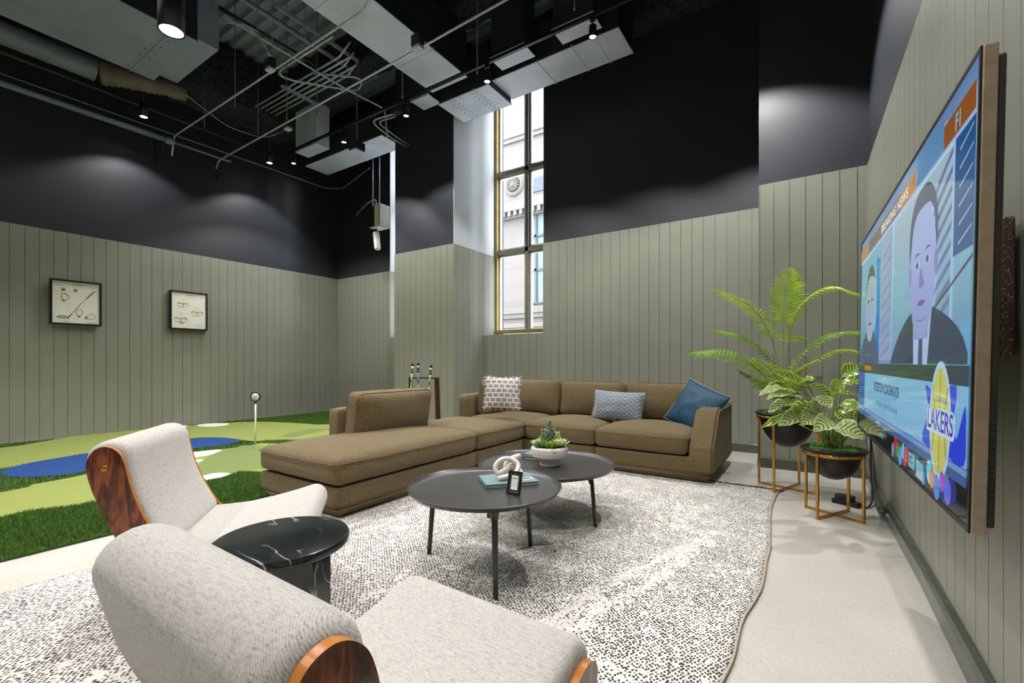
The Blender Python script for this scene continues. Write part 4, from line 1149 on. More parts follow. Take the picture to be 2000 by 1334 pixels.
for i, (X, Y, H) in enumerate(((.0, .01, .145), (-.030, .015, .095), (.022, .02, .10), (.045, .01, .075), (-.015, -.012, .085))):
    bm = B(); b0 = Vector(cr(X, Y, .095)); random.seed(i + 20)
    tube(bm, [b0, b0 + Vector((0, 0, H))], .003, 6)
    k = 0; z_ = .015
    while z_ < H:
        for q in range(4):
            a = k * .8 + q * pi / 2; el = .7
            leaflet(bm, b0 + Vector((0, 0, z_)), Vector((cos(a) * cos(el), sin(a) * cos(el), sin(el))),   .036 * (1.15 - .5 * z_ / H), .018, .0025, curl=.3)
        z_ += .017; k += 1
    obj('succulent_stem', bm, M_SUC1 if i != 3 else M_SUC3, sp)
sp.scale = (1.3, 1.3, 1.3)
p = on_far(1040, 898)
q0 = p + Vector((.0, .09, 0))
book('book', q0 + Vector((0, 0, 0)), .17, .21, .022, .12, M_DGREY, 'lower dark hardback under the ribbed planter side on the larger tray table')
book('book', q0 + Vector((.004, .004, .0222)), .165, .205, .020, .07, M_TEALB, 'upper hardback of the two behind the ribbed planter')
# ---------------------------------------------------------------- putting green
pg = empty('putting_green', (-6.3, 2, 0), 0, 'indoor putting green of artificial turf with blue ponds and white bunkers', 'putting green')
PI_ = Matrix.Translation(pg.location).inverted()
TX = -3.715; TZ0 = .016
bm = B(); box(bm, -8.87, TX, -2.95, 6.36, .001, TZ0, .004, 1); bm.transform(PI_); obj('rough_turf', bm, M_ROUGH, pg)
def fpoly(pts, n=6):
    P = [PZ(x, y, .0) for x, y in pts]
    P = smooth_loop([Vector((min(max(p.x, -8.86), TX - .06), p.y, 0)) for p in P], n)
    return [Vector((min(max(p.x, -8.87), TX - .05), max(-2.9, min(6.3, p.y)))) for p in P]
def patch(name, P, mat, z, label=None):
    if isinstance(P[0], tuple): P = fpoly(P)
    bm = B(); prism(bm, [(p.x, p.y) for p in P], .004, z, 'z'); bmesh.ops.triangulate(bm, faces=[f for f in bm.faces if len(f.verts) > 4]); bm.transform(PI_)
    o = obj(name, bm, mat, pg)
    if label: o['label'] = label
    return P
def pz(x, y): q = PZ(x, y); return (q.x, q.y)
def V2(l): return [Vector(a) for a in l]
# the outlines were read off the floor; parts hidden behind chair and sofa are closed with plausible curves
top1 = [(0, 878), (80, 866), (160, 853), (260, 843), (360, 834.5), (449, 828), (500, 826), (544, 827), (595, 829.5), (640, 831.5)]
low1 = [(560, 862), (510, 865), (484, 864.5), (440, 860), (370, 862), (250, 876), (140, 894), (56, 909), (24, 916), (0, 920)]
G1 = V2([pz(*a) for a in top1]) + V2([(-5.9, 6.05), (-4.4, 6.1), (-4.0, 5.4), (-4.3, 4.6)]) + V2([pz(*a) for a in low1]) + V2([(-6.6, -.6), (-6.9, -2.2), (-7.9, -2.5), (-8.5, -1.6), (-8.6, -.2)])
G1 = [Vector((p.x, p.y, 0)) for p in G1]; G1 = smooth_loop(G1, 5)
patch('fairway_turf', G1, M_LIME, TZ0 + .006, 'lime green putting turf by the picture wall')
G2p = V2([pz(*a) for a in [(0, 967), (60, 952), (144, 936), (250, 912), (377, 887), (433, 881), (490, 873), (530, 869)]]) + V2([(-4.3, 3.9), (-3.95, 3.2), (-3.9, 2.6)]) + V2([pz(*a) for a in [(481, 925), (449, 932), (300, 960), (152, 992), (0, 1016)]]) + V2([(-4.15, -.6), (-4.4, -2.2), (-5.1, -2.4), (-5.35, -1.0)])
G2 = smooth_loop([Vector((min(p.x, TX - .12), p.y, 0)) for p in G2p], 5)
patch('fairway_turf', G2, M_LIME, TZ0 + .006, 'lime green putting turf by the armchair')
LK = [Vector((*pz(*a), 0)) for a in [(0, 926), (52, 910), (140, 894), (250, 877), (368, 860), (420, 857.5), (455, 860), (472, 864), (440, 872), (400, 877), (372, 881), (250, 908), (140, 930), (70, 936), (25, 936)]]
LK = smooth_loop(LK, 5); patch('blue_pond', LK, M_BLUE, TZ0 + .009, 'blue turf pond between the two putting lanes')
MG = [Vector((*pz(*a), 0)) for a in [(500, 874.5), (459, 878), (432, 885), (408, 895), (388, 912), (384, 925), (398, 932), (449, 930.5), (490, 921)]] + [Vector((-4.0, 2.9, 0)), Vector((-4.1, 3.3, 0))]
MG = smooth_loop([Vector((min(p.x, TX - .16), p.y, 0)) for p in MG], 5); patch('olive_turf', MG, M_MOSS, TZ0 + .008, 'olive green turf oval near the chaise')
MR = [Vector((*pz(*a), 0)) for a in [(544, 856.5), (566, 849), (610, 839.3), (650, 840.5), (597, 851), (575, 857)]]
patch('olive_turf', MR, M_MOSS, TZ0 + .0075, 'olive green turf tee strip')
whites = [[(384, 833.5), (400, 830.5), (425, 829.3), (447, 830), (440, 833.5), (415, 836.2), (392, 836)], [(340, 837), (352, 834), (366, 834.5), (360, 838), (345, 841)],
          [(360, 893), (377, 887.5), (410, 883.5), (433.5, 882.5), (420, 889), (408, 893), (381, 897.5), (362, 899)], [(372, 903), (384, 902), (397, 902.5), (390, 906), (376, 908)],
          [(385, 937), (399, 933.5), (418, 929.5), (440, 928.7), (449.5, 931), (436, 937), (415, 941), (392, 944.5)]]
for w_ in whites: patch('white_bunker', smooth_loop([Vector((*pz(*a), 0)) for a in w_], 5), M_SAND, TZ0 + .010, 'white turf bunker')
# standing blades of the longer turf where it shows
def inside(P, x, y):
    c = False; n_ = len(P); j = n_ - 1
    for i in range(n_):
        xi, yi, xj, yj = P[i].x, P[i].y, P[j].x, P[j].y
        if (yi > y) != (yj > y) and x < (xj - xi) * (y - yi) / (yj - yi) + xi: c = not c
        j = i
    return c
import random as _r
R_ = _r.Random(11); vv, ff = [], []
WP = [smooth_loop([Vector((*pz(*a), 0)) for a in w_], 3) for w_ in whites]
def bb(P): return (min(p.x for p in P), max(p.x for p in P), min(p.y for p in P), max(p.y for p in P))
PL = [(P, bb(P)) for P in [G1[::2], G2[::2], LK[::2], MG[::2]] + WP]
def scatter(x0, x1, y0, y1, dens, h, wd):
    for _ in range(int((x1 - x0) * (y1 - y0) * dens)):
        x, y = R_.uniform(x0, x1), R_.uniform(y0, y1)
        if any(b[0] < x < b[1] and b[2] < y < b[3] and inside(P, x, y) for P, b in PL): continue
        a = R_.uniform(0, 2 * pi); hh = h * R_.uniform(.6, 1.1); k = len(vv)
        dx, dy = cos(a) * wd, sin(a) * wd; lx, ly = R_.gauss(0, .35) * hh, R_.gauss(0, .35) * hh
        vv.extend([(x - dx + 6.3, y - dy - 2, TZ0), (x + dx + 6.3, y + dy - 2, TZ0), (x + lx + 6.3, y + ly - 2, TZ0 + hh)])
        ff.append((k, k + 1, k + 2))
scatter(-4.9, TX + .004, -.3, 2.4, 26000, .028, .0022)
scatter(-7.6, -4.9, -.3, 4.2, 5500, .026, .004)
scatter(-8.85, -7.4, .8, 6.3, 5500, .026, .005)
scatter(-7.6, -5.0, 4.2, 6.3, 4000, .026, .005)
me = bpy.data.meshes.new('turf_blades'); me.from_pydata(vv, [], ff); me.materials.append(M_BLADE)
o = bpy.data.objects.new('turf_blades', me); COL.objects.link(o); o.parent = pg; o['kind'] = 'stuff'
# pin
p = PZ(499, 869, TZ0 + .007); t = empty('putting_pin', p, 0, 'white pole with a small round black rimmed sign standing in the turf', 'putting pin')
bm = B(); tube(bm, [(0, 0, 0), (0, 0, .555)], .010, 10); obj('pole', bm, M_WHITEP, t)
bm = B(); tube(bm, [(0, 0, .545), (0, 0, .575)], .016, 10); lathe(bm, [(.048, -.008), (.060, -.008), (.062, 0), (.060, .008), (.048, .008)], 32)
for v in bm.verts:
    pass
bm.free(); bm = B(); lathe(bm, [(0, -.006), (.064, -.006), (.066, 0), (.064, .006), (.050, .008), (.050, .004), (0, .004)], 36); bm.transform(Matrix.Translation((0, 0, .625)) @ Matrix.Rotation(YAW, 4, 'Z') @ Matrix.Rotation(pi / 2, 4, 'X')); tube(bm, [(0, 0, .54), (0, 0, .575)], .017, 10); obj('sign_rim', bm, M_BLACK, t)
SM = Matrix.Translation((0, 0, .625)) @ Matrix.Rotation(YAW, 4, 'Z') @ Matrix.Rotation(pi / 2, 4, 'X')
bm = B(); lathe(bm, [(0, .004), (.050, .004), (.050, .0065), (0, .0065)], 36); bm.transform(SM); obj('sign_face', bm, M_WHITEP, t)
bm = B(); tube(bm, [(.024 * cos(a / 10 * 2 * pi), .013 * sin(a / 10 * 2 * pi) + .006, .007) for a in range(10)], .0016, 5, closed=True)
for a in (-.012, .0, .012): tube(bm, [(a, -.018, .007), (a + .004, .02, .007)], .0018, 5)
bm.transform(SM); obj('sign_print', bm, plain('grey_ink', rgb(110, 110, 110), .6), t)

# ---------------------------------------------------------------- putter rack
g0 = PD(800, 800, 6.55); g1 = PD(856, 800, 6.35)
ra = empty('putter_rack', (g0.x, g0.y, .016), 0, 'dark rack with wooden leg holding putters behind the sofa', 'rack')
RI = Matrix.Translation(ra.location).inverted(); zt_ = PD(830, 737, 6.45).z
d_ = (g1 - g0); d_.z = 0; dn = d_.normalized(); rzr = atan2(dn.y, dn.x); Lr = d_.length
RM = Matrix.Rotation(rzr, 4, 'Z'); Zt = zt_ - .016
bm = B(); box(bm, 0, Lr, -.012, .012, Zt - .018, Zt, .002, 1); bm.transform(RM); obj('top_bar', bm, M_BLACK, ra)
bm = B(); prism(bm, [(0, Zt), (.035, Zt), (.03, 0), (.0, 0)], -.02, .02, 'y'); bm.transform(RM); obj('side_board', bm, M_BLACK, ra)
bm = B(); prism(bm, [(Lr - .045, Zt), (Lr, Zt), (Lr + .03, 0), (Lr - .02, 0)], -.025, .025, 'y'); bm.transform(RM); obj('side_board', bm, plain('dark_red_wood', rgb(66, 30, 20), .4, 0, 20), ra)
bm = B(); box(bm, 0, Lr, -.08, .08, .04, .07, .003, 1); bm.transform(RM); obj('bottom_shelf', bm, M_BLACK, ra)
for (tx, ty, bx, by, D, c1, c2, lb) in ((806, 711, 797, 830, 6.50, rgb(190, 120, 110), rgb(230, 230, 225), 'putter with red and white grip leaning in the rack'),
                                  (817, 710, 815, 835, 6.45, rgb(60, 76, 130), rgb(170, 182, 215), 'putter with blue and lilac grip, middle of the three in the rack'),
                                  (842, 714, 830, 838, 6.40, rgb(110, 100, 90), rgb(226, 224, 216), 'putter with black and cream grip nearest the wooden rack side')):
    a = PD(tx, ty, D); b = PD(bx, by, D); b = b + (a - b) * 0; dd = (b - a).normalized()
    f_ = a + dd * ((a.z - .10) / -dd.z) ; t = empty('golf_putter', f_, 0, lb, 'golf club', 'putters in the rack')
    A = a - f_; dn_ = (Vector((0, 0, 0)) - A).normalized(); L = A.length
    bm = B(); tube(bm, [A * 1, A * .70], .016, 10, rs=[.018, .013]); obj('grip', bm, plain('grip_' + t.name.replace('.', '_'), c2, .6), t)
    bm = B(); tube(bm, [A + dn_ * -.012, A + dn_ * .03], .019, 10); tube(bm, [A + dn_ * .10, A + dn_ * .13], .0175, 10); tube(bm, [A + dn_ * .235, A + dn_ * .25], .0165, 10); obj('grip_band', bm, M_BLACK, t)
    bm = B(); tube(bm, [A + dn_ * .045, A + dn_ * .095], .0182, 10); obj('grip_mark', bm, plain('mark_' + t.name.replace('.', '_'), c1, .6), t)
    bm = B(); tube(bm, [A * .70, A * .02], .0065, 8); obj('shaft', bm, M_CONDUIT, t)
    bm = B(); box(bm, -.05, .06, -.02, .02, -.028, .0, .006, 2); obj('club_head', bm, M_DARKMET, t)

# ---------------------------------------------------------------- wall prints
def wall_print(px0, px1, pyt, pyb, label, kind):
    a = PU(px0, pyt, -8.90); b = PU(px1, pyt, -8.90); w = b.y - a.y
    zt = a.z; c0 = PU(px0, pyb, -8.90); h = zt - c0.z
    t = empty('wall_print', (-8.930, (a.y + b.y) / 2, zt - h / 2), 0, label, 'picture')
    F = Matrix.Rotation(pi / 2, 4, 'Z') @ Matrix.Rotation(pi / 2, 4, 'X')      # local x along the wall, y up, z into the room
    bw = .024
    bm = B(); box(bm, -w / 2, -w / 2 + bw, -h / 2, h / 2, 0, .06); box(bm, w / 2 - bw, w / 2, -h / 2, h / 2, 0, .06); box(bm, -w / 2 + bw, w / 2 - bw, -h / 2, -h / 2 + bw, 0, .06); box(bm, -w / 2 + bw, w / 2 - bw, h / 2 - bw, h / 2, 0, .06)
    bm.transform(F); obj('frame_border', bm, M_BLACK, t)
    bm = B(); box(bm, -w / 2 + bw, w / 2 - bw, -h / 2 + bw, h / 2 - bw, .0, .046); bm.transform(F)
    n = N('cream_print_paper'); n.color(rgb(240, 236, 222)); n.rough(.5); n.set(Coat_Weight=1.0); n.b.inputs['Coat Roughness'].default_value = .03; obj('print_sheet', bm, n.m, t)
    def dr(P, r=.0035, closed=False): tube(dm, [(x * w, y * h, .047) for x, y in P], r * .42, 4, closed=closed)
    dm = B()
    el = lambda cx, cy, rx, ry, n_=18, a0=0, a1=2 * pi: [(cx + rx * cos(a0 + (a1 - a0) * k / n_), cy + ry * sin(a0 + (a1 - a0) * k / n_)) for k in range(n_ + (a1 - a0 < 6))]
    def words_(x0, x1, y, r=.004):
        x = x0; q = 0
        while x < x1: L = .012 + .016 * ((q * 7) % 3) / 2; dr([(x, y), (min(x1, x + L), y)], r); x += L + .010; q += 1
    words_(-.08, .14, .40, .008); dr([(-.42, .425), (.42, .40)], .002); words_(-.38, -.27, .37); words_(.28, .40, .355); words_(-.08, .18, .345, .003)
    if kind == 'club':
        dr([(-.10, -.26), (.07, -.03), (.2, .12)], .006); dr([(.2, .12), (.37, .31)], .013); dr([(.16, .12), (.33, .32)], .003)
        dr([(-.17, -.36), (-.10, -.26)], .016)
        dr(el(-.27, -.33, .10, .028), .006, True); dr(el(-.27, -.33, .07, .016), .006, True)
        dr([(-.28, .18), (-.24, .20), (-.17, .17), (-.14, .11), (-.20, .04), (-.24, .02), (-.26, .06), (-.29, .13)], .006, True); dr(el(-.245, .035, .018, .012), .012, True)
        dr([(.0, -.16), (.04, -.13), (.1, -.15), (.13, -.2), (.08, -.29), (.04, -.31), (.02, -.28), (-.01, -.2)], .006, True); dr(el(.05, -.30, .018, .01), .012, True)
        dr([(.18, -.31), (.24, -.25), (.31, -.22), (.37, -.26), (.36, -.33), (.28, -.35), (.2, -.34)], .006, True); dr(el(.19, -.32, .018, .012), .012, True)
        for cx in (-.25, -.02): dr(el(cx, .28, .034, .022), .007, True); dr(el(cx, .272, .02, .01), .010, True); words_(cx - .03, cx + .03, .325)
        for x, y in ((.12, .22), (.10, -.06), (.27, -.19), (-.23, -.02), (.05, .16), (.25, .02), (-.18, -.16)): words_(x, x + .05, y, .003)
        words_(-.27, -.12, -.42); words_(.22, .42, -.42, .005); words_(.2, .4, -.455, .005); words_(-.25, -.1, -.44, .003)
    else:
        for cx, cy, sc, sp_ in ((-.16, .17, 1, 0), (.22, -.03, 1.05, .5), (-.22, -.22, 1.15, -1)):
            dr(el(cx, cy, .15 * sc, .085 * sc, 14, pi, 2 * pi), .0045)
            dr([(cx - .15 * sc, cy), (cx - .10 * sc, cy + .03 * sc), (cx, cy - .01), (cx + .1 * sc, cy + .035 * sc), (cx + .15 * sc, cy)], .006)
            for k in range(9):
                x = cx - .13 * sc + k * .032 * sc; dr([(x, cy + .02), (x + .01, cy - .012)], .004)
            dr([(cx, cy), (cx - .01, cy - .07 * sc)], .007)
            dr(el(cx, cy + .09 * sc, .05 * sc, .035 * sc, 10, 0, pi), .0025); dr([(cx, cy + .02), (cx + .03, cy + .07 * sc)], .004)
        for dx in (-.25, -.2, -.17): dr([(dx, -.27), (dx + .01, -.37)], .006)
        words_(.02, .07, .13); words_(.17, .36, -.36); words_(.15, .38, -.40); words_(-.02, .02, -.33)
    dm.transform(F); obj('print_drawing', dm, plain('faded_ink_' + kind, rgb(84, 78, 68), .7), t)['kind'] = 'stuff'
wall_print(96.5, 197.5, 543, 632.5, 'larger framed golf club drawing in a black frame', 'club')
wall_print(331, 404, 566, 642.5, 'smaller framed grip drawing in a black frame closer to the corner', 'grip')

# ---------------------------------------------------------------- planters and plants
def leafmat(name, c0, c1, stripe=None):
    n = N(name); uvn = n.add('ShaderNodeUVMap'); s = n.sep(uvn.outputs[0])   # x: 0 midrib..1 edge, y: along
    if stripe:
        q = n.math('FRACT', n.math('SUBTRACT', n.math('MULTIPLY', s[1], 7.0), n.math('MULTIPLY', s[0], 2.0)))
        ns = n.noise(n.coord(), 40, 2)
        f = n.math('ADD', n.math('ABSOLUTE', n.math('SUBTRACT', q, .5)), n.math('MULTIPLY', n.math('SUBTRACT', ns, .5), .25))
        c = n.ramp(f, [(.14, stripe), (.26, c0), (.5, c1)])
        c = n.mix(n.math('GREATER_THAN', s[0], .80), c, c1)
    else: c = n.ramp(n.noise(n.coord(), 14, 2), [(.3, c0), (.7, c1)])
    n.color(c); n.rough(.26); n.set(Subsurface_Weight=.0); n.b.inputs['Specular IOR Level'].default_value = .6
    out = [x for x in n.t.nodes if x.type == 'OUTPUT_MATERIAL'][0]
    tl = n.add('ShaderNodeBsdfTranslucent'); n.link(c, tl.inputs[0]); mx = n.add('ShaderNodeMixShader'); mx.inputs[0].default_value = .28
    n.link(n.b.outputs[0], mx.inputs[1]); n.link(tl.outputs[0], mx.inputs[2]); n.link(mx.outputs[0], out.inputs['Surface'])
    return n.m
M_PALM = leafmat('palm_leaf', rgb(96, 140, 50), rgb(158, 196, 80)); M_PALMB = leafmat('bright_palm_leaf', rgb(140, 180, 40), rgb(196, 222, 74)); M_PALMD = leafmat('dark_palm_leaf', rgb(40, 70, 34), rgb(78, 110, 54))
M_CAL = leafmat('calathea_leaf', rgb(126, 160, 52), rgb(188, 208, 90), rgb(54, 88, 24)); M_CALP = leafmat('pale_calathea_leaf', rgb(176, 192, 124), rgb(206, 212, 160), rgb(96, 126, 54))
M_STEM = plain('leaf_stem', rgb(126, 146, 60), .45); M_MOSSG = plain('green_moss', rgb(66, 110, 28), .9, 0, 60, var=.4); M_POT = plain('matt_black_pot', rgb(34, 31, 29), .42, .2)
def planter(name, c, R, zr, rz, label, potr):
    t = empty(name, (c[0], c[1], 0), 0, label, 'potted plant')
    s = empty('plant_stand', (0, 0, 0)); s.parent = t
    bm = B()
    for k in range(48):
        pass
    lathe(bm, [(R - .006, zr - .024), (R, zr - .024), (R, zr), (R - .006, zr), (R - .006, zr - .024)], 64); obj('ring', bm, M_BRASS, s)
    b = .008
    for k in range(4):
        a = rz + k * pi / 2; M = Matrix.Rotation(a, 4, 'Z')
        bm = B(); box(bm, R - .006, R + .009, -.008, .008, 0, zr, M=M); obj('leg', bm, M_BRASS, s)
    for k in range(2):
        bm = B(); box(bm, -R, R, -.008, .008, 0 + k * .0, .016, M=Matrix.Rotation(rz + k * pi / 2, 4, 'Z')); obj('cross_bar', bm, M_BRASS, s)
    bm = B(); P = []
    pr_ = potr
    for k in range(13):
        a = k / 12 * pi / 2; P.append((pr_ * sin(a), zr - .01 - pr_ * (1.30 if zr > .5 else 1.15) * cos(a)))
    P += [(pr_, zr + .006), (R + .004, zr + .006), (R + .010, zr + .014), (R + .006, zr + .026), (pr_ - .006, zr + .028), (pr_ - .014, zr + .012), (0, zr + .010)]
    lathe(bm, P, 64); obj('pot', bm, M_POT, t, smooth=True)
    bm = B(); softbox(bm, potr * 1.7, potr * 1.7, .03, .013, (14, 14, 3), M=Matrix.Translation((0, 0, zr + .018)), wob=.008)
    R2 = random.Random(5)
    for k in range(420):
        a = R2.uniform(0, 2 * pi); r = potr * .9 * sqrt(R2.random()); b0 = Vector((r * cos(a), r * sin(a), zr + .022)); L = R2.uniform(.012, .034)
        d = Vector((R2.gauss(0, .6), R2.gauss(0, .6), 1)).normalized(); sd = Vector((-sin(a * 3), cos(a * 3), 0)) * .004
        v0, v1, v2 = bm.verts.new(b0 - sd), bm.verts.new(b0 + sd), bm.verts.new(b0 + d * L); bm.faces.new((v0, v1, v2))
    obj('moss', bm, M_MOSSG, t)['kind'] = 'stuff'
    return t
def uvset(bm, f, uvs, lay):
    for l, q in zip(f.loops, uvs): l[lay].uv = q
def frond(t, base, ctrl, L0, nleaf, w, mat, seed, bare=.3, droop=.35, upv=Vector((0, 0, 1)), name='frond', ratio=1.0):
    """palm frond: rachis through ctrl (world points), paired narrow leaflets from `bare` of its length on"""
    L0 *= 1.25; w *= .95
    R2 = random.Random(seed); P = smooth_loop([Vector(q) for q in [base] + ctrl], 10, False); n_ = len(P)
    P = [p - t.location for p in P]
    cum = [0]
    for a, b in zip(P, P[1:]): cum.append(cum[-1] + (b - a).length)
    tot = cum[-1]
    bm = B(); lay = bm.loops.layers.uv.new('UVMap')
    rs = [.0055 * (1 - .8 * c / tot) for c in cum]; tube(bm, P, .004, 6, rs=rs, mi=1)
    def at(f):
        s = f * tot
        for i in range(n_ - 1):
            if cum[i + 1] >= s or i == n_ - 2:
                q = (s - cum[i]) / max(1e-6, cum[i + 1] - cum[i]); return P[i].lerp(P[i + 1], q), (P[i + 1] - P[i]).normalized()
    for k in range(nleaf):
        g = k / (nleaf - 1); f = bare + (1 - bare) * g * .985
        c, d = at(f)
        sd = d.cross(upv)
        if sd.length < .15: sd = d.cross(Vector((0, 1, 0)))
        sd.normalize(); nn = sd.cross(d).normalized()
        env = (sin(pi * min(1, .16 + g * .80)) ** .7) * (1 - .25 * g)
        Lf = L0 * env * R2.uniform(.92, 1.06)
        for s_ in (-1, 1):
            out = (sd * s_ * (1 - .35 * g) + d * (.45 + .75 * g) + nn * .22).normalized()
            rows = []; Q = 5
            for q in range(Q + 1):
                h = q / Q; ww = w * (sin(pi * min(.98, .12 + h * .86)) ** .8) * (1 if h < 1 else .1)
                pc = c + out * Lf * h + Vector((0, 0, -1)) * Lf * droop * h * h * ratio + d * Lf * .08 * h * h
                wd = d * ww * .5
                rows.append((bm.verts.new(pc - wd), bm.verts.new(pc + nn * ww * .18), bm.verts.new(pc + wd), h))
            for a, b in zip(rows, rows[1:]):
                for i0 in (0, 1):
                    fc = bm.faces.new((a[i0], a[i0 + 1], b[i0 + 1], b[i0])); fc.smooth = True; fc.material_index = 0
                    uvset(bm, fc, [(0, a[3]), (1, a[3]), (1, b[3]), (0, b[3])], lay)
    return obj(name, bm, [mat, M_STEM], t, recalc=False)
PX, PY = -.19, 4.60; ZR = .64
palm = planter('potted_palm', (PX, PY), .235, ZR, YAW + .62 - pi / 2 + .0, 'tall potted palm in a black bowl on a brass stand by the pier', .205)
bs = Vector((PX, PY, ZR + .02)); Dp = 3.94
def pp(*l): return [PD(x, y, D) for x, y, D in l]
frond(palm, bs + Vector((0, 0, 0)), pp((1530, 735, 3.94), (1530, 640, 3.94), (1534, 570, 3.97), (1545, 527, 4.05)), .20, 21, .024, M_PALMB, 1, .60, .30, Vector((.55, -.83, .1)))
frond(palm, bs + Vector((.01, 0, 0)), pp((1535, 735, 3.94), (1546, 640, 3.9), (1572, 590, 3.85), (1620, 562, 3.75), (1676, 574, 3.62)), .17, 26, .02, M_PALMB, 2, .45, .55)
frond(palm, bs + Vector((-.01, 0, 0)), pp((1522, 715, 3.94), (1497, 640, 3.9), (1460, 595, 3.85), (1398, 566, 3.8)), .14, 24, .018, M_PALMB, 3, .50, .45)
frond(palm, bs + Vector((-.01, .01, 0)), pp((1520, 735, 3.94), (1494, 690, 3.95), (1455, 660, 3.98), (1393, 643, 4.0)), .15, 24, .018, M_PALM, 4, .36, .5)
frond(palm, bs + Vector((-.015, -.01, 0)), pp((1505, 750, 3.9), (1462, 708, 3.8), (1415, 685, 3.72), (1354, 688, 3.66)), .20, 24, .018, M_PALM, 5, .42, .6)
frond(palm, bs + Vector((.01, .01, 0)), pp((1550, 720, 3.94), (1578, 680, 3.9), (1625, 652, 3.85), (1685, 648, 3.8)), .19, 26, .02, M_PALM, 6, .34, .55)
frond(palm, bs + Vector((.01, -.01, 0)), pp((1560, 735, 3.9), (1600, 700, 3.82), (1640, 684, 3.75), (1690, 690, 3.7)), .17, 24, .019, M_PALMB, 7, .34, .5)
frond(palm, bs, pp((1520, 745, 3.9), (1500, 718, 3.82), (1475, 700, 3.74)), .20, 20, .019, M_PALMB, 8, .22, .4)
frond(palm, bs, pp((1535, 750, 3.88), (1560, 725, 3.8), (1590, 705, 3.74)), .17, 18, .019, M_PALMB, 9, .25, .3)
frond(palm, bs, pp((1515, 765, 3.94), (1485, 745, 4.0), (1448, 726, 4.06)), .16, 18, .017, M_PALMD, 10, .25, .5)
frond(palm, bs, pp((1520, 765, 3.9), (1500, 750, 3.78), (1478, 735, 3.70)), .18, 16, .019, M_PALM, 11, .2, .5)
frond(palm, bs, pp((1540, 760, 3.98), (1565, 745, 4.05), (1600, 735, 4.1)), .16, 16, .019, M_PALMD, 12, .2, .5)
CX, CY, CZ = .12, 3.99, .46
cal = planter('potted_calathea', (CX, CY), .19, CZ, YAW + .46 - pi / 2, 'low potted calathea with striped leaves on a brass stand beside the television', .165)
cb = Vector((CX, CY, CZ + .02))
def cleaf(tip0, tip1, w, mat, seed, roll=0, off=None):
    w *= 1.3
    R2 = random.Random(seed); A = PD(*tip0); Z = PD(*tip1)
    r0 = cb + Vector((R2.uniform(-.05, .05), R2.uniform(-.05, .05), 0))
    t = cal; bm = B(); lay = bm.loops.layers.uv.new('UVMap')
    mid = r0.lerp(A, .55) + Vector((0, 0, .05))
    st = smooth_loop([r0, mid, A], 6, False); tube(bm, [p - t.location for p in st], .0035, 6, mi=1)
    n_ = 12; ax = (Z - A); L = ax.length; d = ax.normalized(); up = Vector((0, 0, 1)); sd = d.cross(up).normalized(); sd = Matrix.Rotation(roll, 3, d) @ sd; nn = sd.cross(d).normalized()
    rows = []
    for k in range(n_ + 1):
        h = k / n_; ww = w * (sin(pi * (h ** .85) * .985 + .015) ** .75)
        c = A + ax * h + nn * (.10 * L * sin(pi * h)) + Vector((0, 0, -.05 * L * h * h)) - t.location
        wav = .006 * sin(h * 22 + seed)
        row = []
        for q in (-1, -.55, 0, .55, 1):
            row.append(bm.verts.new(c + sd * ww / 2 * q + nn * (abs(q) * ww * .16 + (wav if abs(q) == 1 else 0))))
        rows.append((row, h))
    for (a, h0), (b, h1) in zip(rows, rows[1:]):
        for i in range(4):
            fc = bm.faces.new((a[i], a[i + 1], b[i + 1], b[i])); fc.smooth = True; fc.material_index = 0
            ua, ub = abs(i - 2) / 2, abs(i - 1) / 2
            uvset(bm, fc, [(ua, h0), (ub, h0), (ub, h1), (ua, h1)], lay)
    obj('leaf', bm, [mat, M_STEM], cal, recalc=False)
CL = [((1578, 755, 3.1), (1502, 722, 3.2), .05, 0, .9), ((1558, 752, 3.12), (1497, 750, 3.1), .055, 0, .3), ((1562, 752, 3.1), (1592, 740, 3.0), .07, 0, .5),
      ((1580, 752, 3.2), (1630, 783, 3.1), .085, 0, -.5), ((1552, 768, 3.05), (1483, 768, 2.95), .08, 1, -.2), ((1565, 780, 3.0), (1498, 775, 2.9), .08, 1, -.3), ((1548, 772, 3.3), (1480, 762, 3.3), .07, 0, .4),
      ((1560, 788, 3.05), (1502, 802, 2.95), .08, 1, -.2), ((1585, 790, 3.1), (1560, 810, 2.95), .11, 0, .4), ((1575, 820, 3.05), (1520, 828, 2.92), .10, 1, -.5), ((1555, 818, 3.1), (1488, 832, 3.05), .06, 0, -.5),
      ((1595, 818, 3.0), (1564, 828, 2.9), .085, 1, -.6), ((1622, 822, 2.98), (1590, 838, 2.84), .10, 1, -.7), ((1628, 834, 3.02), (1690, 854, 2.92), .12, 1, .7), ((1640, 800, 3.2), (1662, 825, 3.1), .09, 0, .5),
      ((1645, 735, 3.25), (1682, 714, 3.25), .09, 0, .8), ((1645, 752, 3.2), (1690, 748, 3.15), .09, 0, .4), ((1592, 776, 3.2), (1622, 796, 3.05), .09, 1, .2), ((1640, 770, 3.3), (1680, 778, 3.3), .08, 0, .2),
      ((1610, 800, 3.3), (1580, 770, 3.4), .08, 0, .2), ((1640, 790, 3.15), (1685, 800, 3.05), .08, 0, .6), ((1650, 815, 3.3), (1705, 818, 3.3), .09, 0, .2), ((1600, 800, 3.35), (1540, 790, 3.4), .08, 0, -.2),
      ((1570, 800, 3.2), (1535, 812, 3.15), .08, 0, .3), ((1625, 770, 3.35), (1640, 740, 3.45), .07, 0, .6), ((1655, 800, 3.2), (1715, 790, 3.25), .08, 0, -.4)]
for i, (a, b, w, m, ro) in enumerate(CL): cleaf(a, b, w, (M_CAL, M_CALP)[m], i + 40, ro)
R3 = random.Random(3)
